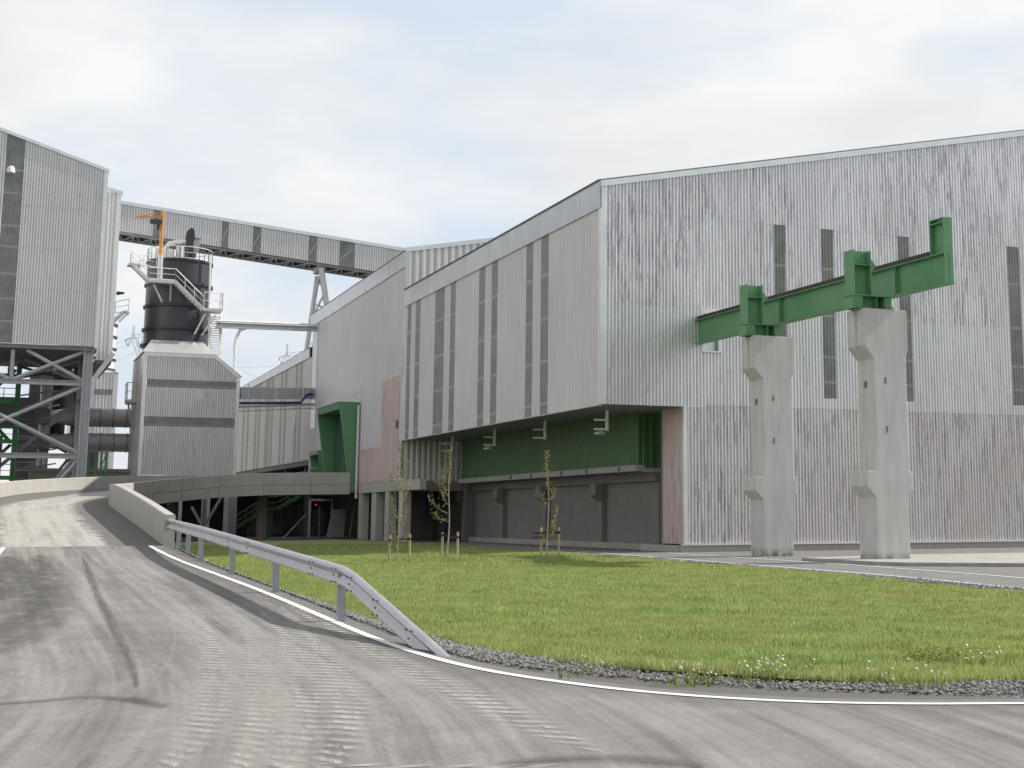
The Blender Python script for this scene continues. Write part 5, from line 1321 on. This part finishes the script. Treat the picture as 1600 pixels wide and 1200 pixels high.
mb.each('hanger', M['galv'], pr2)

# ------------------------------------------------------------------ service level under the bridge
sb = thing('service_building', 'dark low service building under the bridge with barred openings', 'building', (20, 150, 0))
MB().box(4, 34, 152, 160, 0, 5.6).make('wall', M['dark'], sb)
MB().box(12.5, HX+.3, 134, 151.9, 4.75, 4.95).make('shade_slab', M['dark'], sb)  # unseen slab added to keep daylight off the level under the bridge
mb = MB()
y = 150.5
x0, x1 = onY(395, 820, y).x, onY(482, 820, y).x
zt_, zb_ = onY(430, 788, y).z, onY(430, 822, y).z
for i in range(7): x = x0+(x1-x0)*i/6; mb.bar((x, y, .2), (x, y, zt_), .25)
mb.box(x0-.5, x1+.5, y-.3, y+.3, .0, zb_); mb.each('post', M['conc_wall'], sb)
mb = MB()
for i in range(48): x = x0+(x1-x0)*i/48; mb.bar((x, y+.1, zb_), (x, y+.1, zt_), .035)
for i in range(8): z = zb_+(zt_-zb_)*i/8; mb.bar((x0, y+.1, z), (x1, y+.1, z), .04)
mb.make('grille', M['steelwork'], sb)
gs2 = thing('green_escape_stair', 'dark green steel stair with landing under the bridge', 'stair', (17, 134, 0))
y = 131.; s0, s1, s2_, s3 = onY(352, 836, y), onY(415, 796, y), onY(432, 796, y), onY(470, 775, y)
flight((s0.x, y, max(s0.z, 0)), (s1.x, y, s1.z), 1.).make('flight', M['greendeep'], gs2)
flight((s2_.x, y, s2_.z), (s3.x, y, s3.z), 1.).make('flight', M['greendeep'], gs2)
MB().box(s1.x, s2_.x, y, y+1, s1.z-.1, s1.z+.05).make('landing', M['greendeep'], gs2)
railing([(s0.x, y-.03, max(s0.z, 0)), (s1.x, y-.03, s1.z), (s2_.x, y-.03, s2_.z), (s3.x, y-.03, s3.z)], 1.1, .05).make('railing', M['greendeep'], gs2)
MB().bar(((s1.x+s2_.x)/2, y+.5, 0), ((s1.x+s2_.x)/2, y+.5, s1.z-.1), .3).make('post', M['greendeep'], gs2)
vc = thing('braced_column', 'grey steel column with two diagonal struts under the bridge', 'column', (onY(318, 815, 126).x, 126, 0))
x = onY(318, 815, 126).x; mb = MB().hbeam((x, 126, 0), (x, 126, 4.0), .4, .4, .05, up=(1, 0, 0)); mb.make('post', M['steelwork'], vc)
for dx, zz in ((1.6, 3.9), (-1.0, 2.6)): MB().bar((x, 126, .9), (x+dx, 126, zz), .2).make('strut', M['steelwork'], vc)
x = onY(362, 800, 128).x
single('steel_column', MB().hbeam((x, 128, 0), (x, 128, 5.0), .7, .7, .08, up=(1, 0, 0)), M['steelwork'], 'thick plain grey steel column behind the green stair under the bridge', 'column', (x, 128, 0))
y = 130; xg0, xg1 = onY(483, 820, y).x, onY(507, 820, y).x
gt_ = thing('turnstile_gate', 'dark turnstile gate with a small red light under the bridge end', 'gate', (xg0, y, 0))
mb = MB().bar((xg0, y, 0), (xg0, y, 3.3), .2).bar((xg0, y, 3.25), (xg1+.6, y, 3.25), .2).bar((xg1+.6, y, 0), (xg1+.6, y, 3.2), .12); mb.make('frame', M['steelwork'], gt_)
mb = MB()
for i in range(10): mb.bar((xg0+.3, y, .3+i*.22), (xg1, y, .3+i*.22), .05)
mb.bar(((xg0+xg1)/2+.2, y, .1), ((xg0+xg1)/2+.2, y, 2.7), .12); mb.each('bar', M['steelwork_dark'], gt_)
rl, rt_, rb = mat('red_signal', (.8, .02, .01), .4); rb.inputs['Emission Color'].default_value = (1, .03, .01, 1); rb.inputs['Emission Strength'].default_value = 1.2
q = onY(494, 788.5, y-.15); MB().box(q.x-.05, q.x+.05, q.y-.03, q.y+.03, q.z-.04, q.z+.04).make('red_light', rl, gt_)
a, b = onY(510, 838, 127), onY(538, 802, 127)
single('leaning_panels', MB().add([(a.x, 127, .05), (a.x+1.5, 127, .05), (b.x+.3, 127.6, 2.4), (b.x-1.2+.3, 127.6, 2.4), (a.x, 127.1, .05), (a.x+1.5, 127.1, .05), (b.x+.3, 127.7, 2.4), (b.x-.9, 127.7, 2.4)], [(0, 1, 2, 3), (4, 7, 6, 5), (0, 3, 7, 4), (1, 5, 6, 2), (2, 6, 7, 3), (0, 4, 5, 1)]).bar((a.x+2.0, 127, 0), (b.x+.9, 127.4, 2.4), .1), M['conc_wall'], 'flat grey panels leaning under the bridge end beside the turnstile', 'panels', (a.x, 127, 0))
q0, q1 = onY(443, 835, 124), onY(479, 803, 124)
single('diagonal_pole', MB().tube([(q0.x, 124, 0), (q1.x, 124, q1.z)], .06, 8), M['galv'], 'thin pale diagonal pole in front of the barred openings under the bridge', 'pole', (q0.x, 124, 0))
bp = onX(668, 812, 32)
single('blue_pipe', MB().tube([(32.2, bp.y-4, .1), (32.2, bp.y-4, 1.3), (32.2, bp.y-3.6, 1.6), (32.2, bp.y+1, 1.6), (32.2, bp.y+1.3, 2.), (32.2, bp.y+1.3, 3.4)], .16, 10), M['blue'], 'bent blue pipe in the dark opening left of the concrete wall', 'pipe', (32.2, bp.y, 0), None, True)

# ------------------------------------------------------------------ pylons and wires far behind
def pylon(px, py0, py1, half, y, label):
    top = onY(px, py0, y); 
    t = thing('power_pylon', label, 'power pylon', (top.x, y, 0), 'power pylons far behind')
    def q(a, b): return onY(a, b, y)
    m_ = MB(); r = .2
    ca = q(px, py0+20)
    def lat(p, s, w):
        p = Vector(p); s = Vector(s); n = 7
        d = (s-p).normalized(); o = Vector((d.z, 0, -d.x))*w*.27
        for sg in (-1, 1): m_.bar(p+o*sg, s+o*sg*.6, r*.6)
        for i in range(n): m_.bar(p.lerp(s, i/n)+o*(1 if i % 2 else -1), p.lerp(s, (i+1)/n)+o*(-.8 if i % 2 else .8), r*.35)
    lat(q(px-1, py0+20), q(px, py0), .9); lat(q(px-1, py0+18), q(px+11, py0+56), 2.2)
    lat(q(px+38, py0+10), q(px+38, py0-3), .9); lat(q(px+38, py0+12), q(px+14, py0+56), 2.2)
    lat(q(px-14, py0+23), q(px-2, py0+18), .8); lat(q(px-2, py0+18), q(px+38, py0+12), 2.2); lat(q(px+38, py0+12), q(px+52, py0+12), .8)
    lat(q(px+12, py0+52), q(px+12, py1), 3.0)
    m_.make('lattice', M['steelwork'], t)
    i_ = MB()
    for dx in (-9, 10, 30): i_.bar(q(px+dx-4, py0+23), q(px+dx, py0+32), .18).bar(q(px+dx+4, py0+22), q(px+dx, py0+32), .18)
    i_.each('insulator', M['steelwork_dark'], t)
pylon(209, 509, 700, 1, 420, 'lattice power pylon seen between the clad tower and the black silo')
pylon(449, 537, 700, 1, 480, 'lattice power pylon seen above the roof of the striped hall')
wi = MB()
for (a, b), (c, d) in (((-100, 610), (205, 537)), ((-100, 640), (222, 545)), ((213, 540), (445, 570)), ((380, 600), (438, 572)), ((380, 580), (440, 563)), ((-100, 595), (200, 530))):
    p0, p1_ = onY(a, b, 420), onY(c, d, 440); pts = [p0.lerp(p1_, i/8)-Vector((0, 0, 3*math.sin(PI*i/8))) for i in range(9)]; wi.tube(pts, .05, 4)
single('power_lines', wi, M['steelwork'], 'faint overhead power lines strung between the pylons', 'power lines', (0, 420, 40))
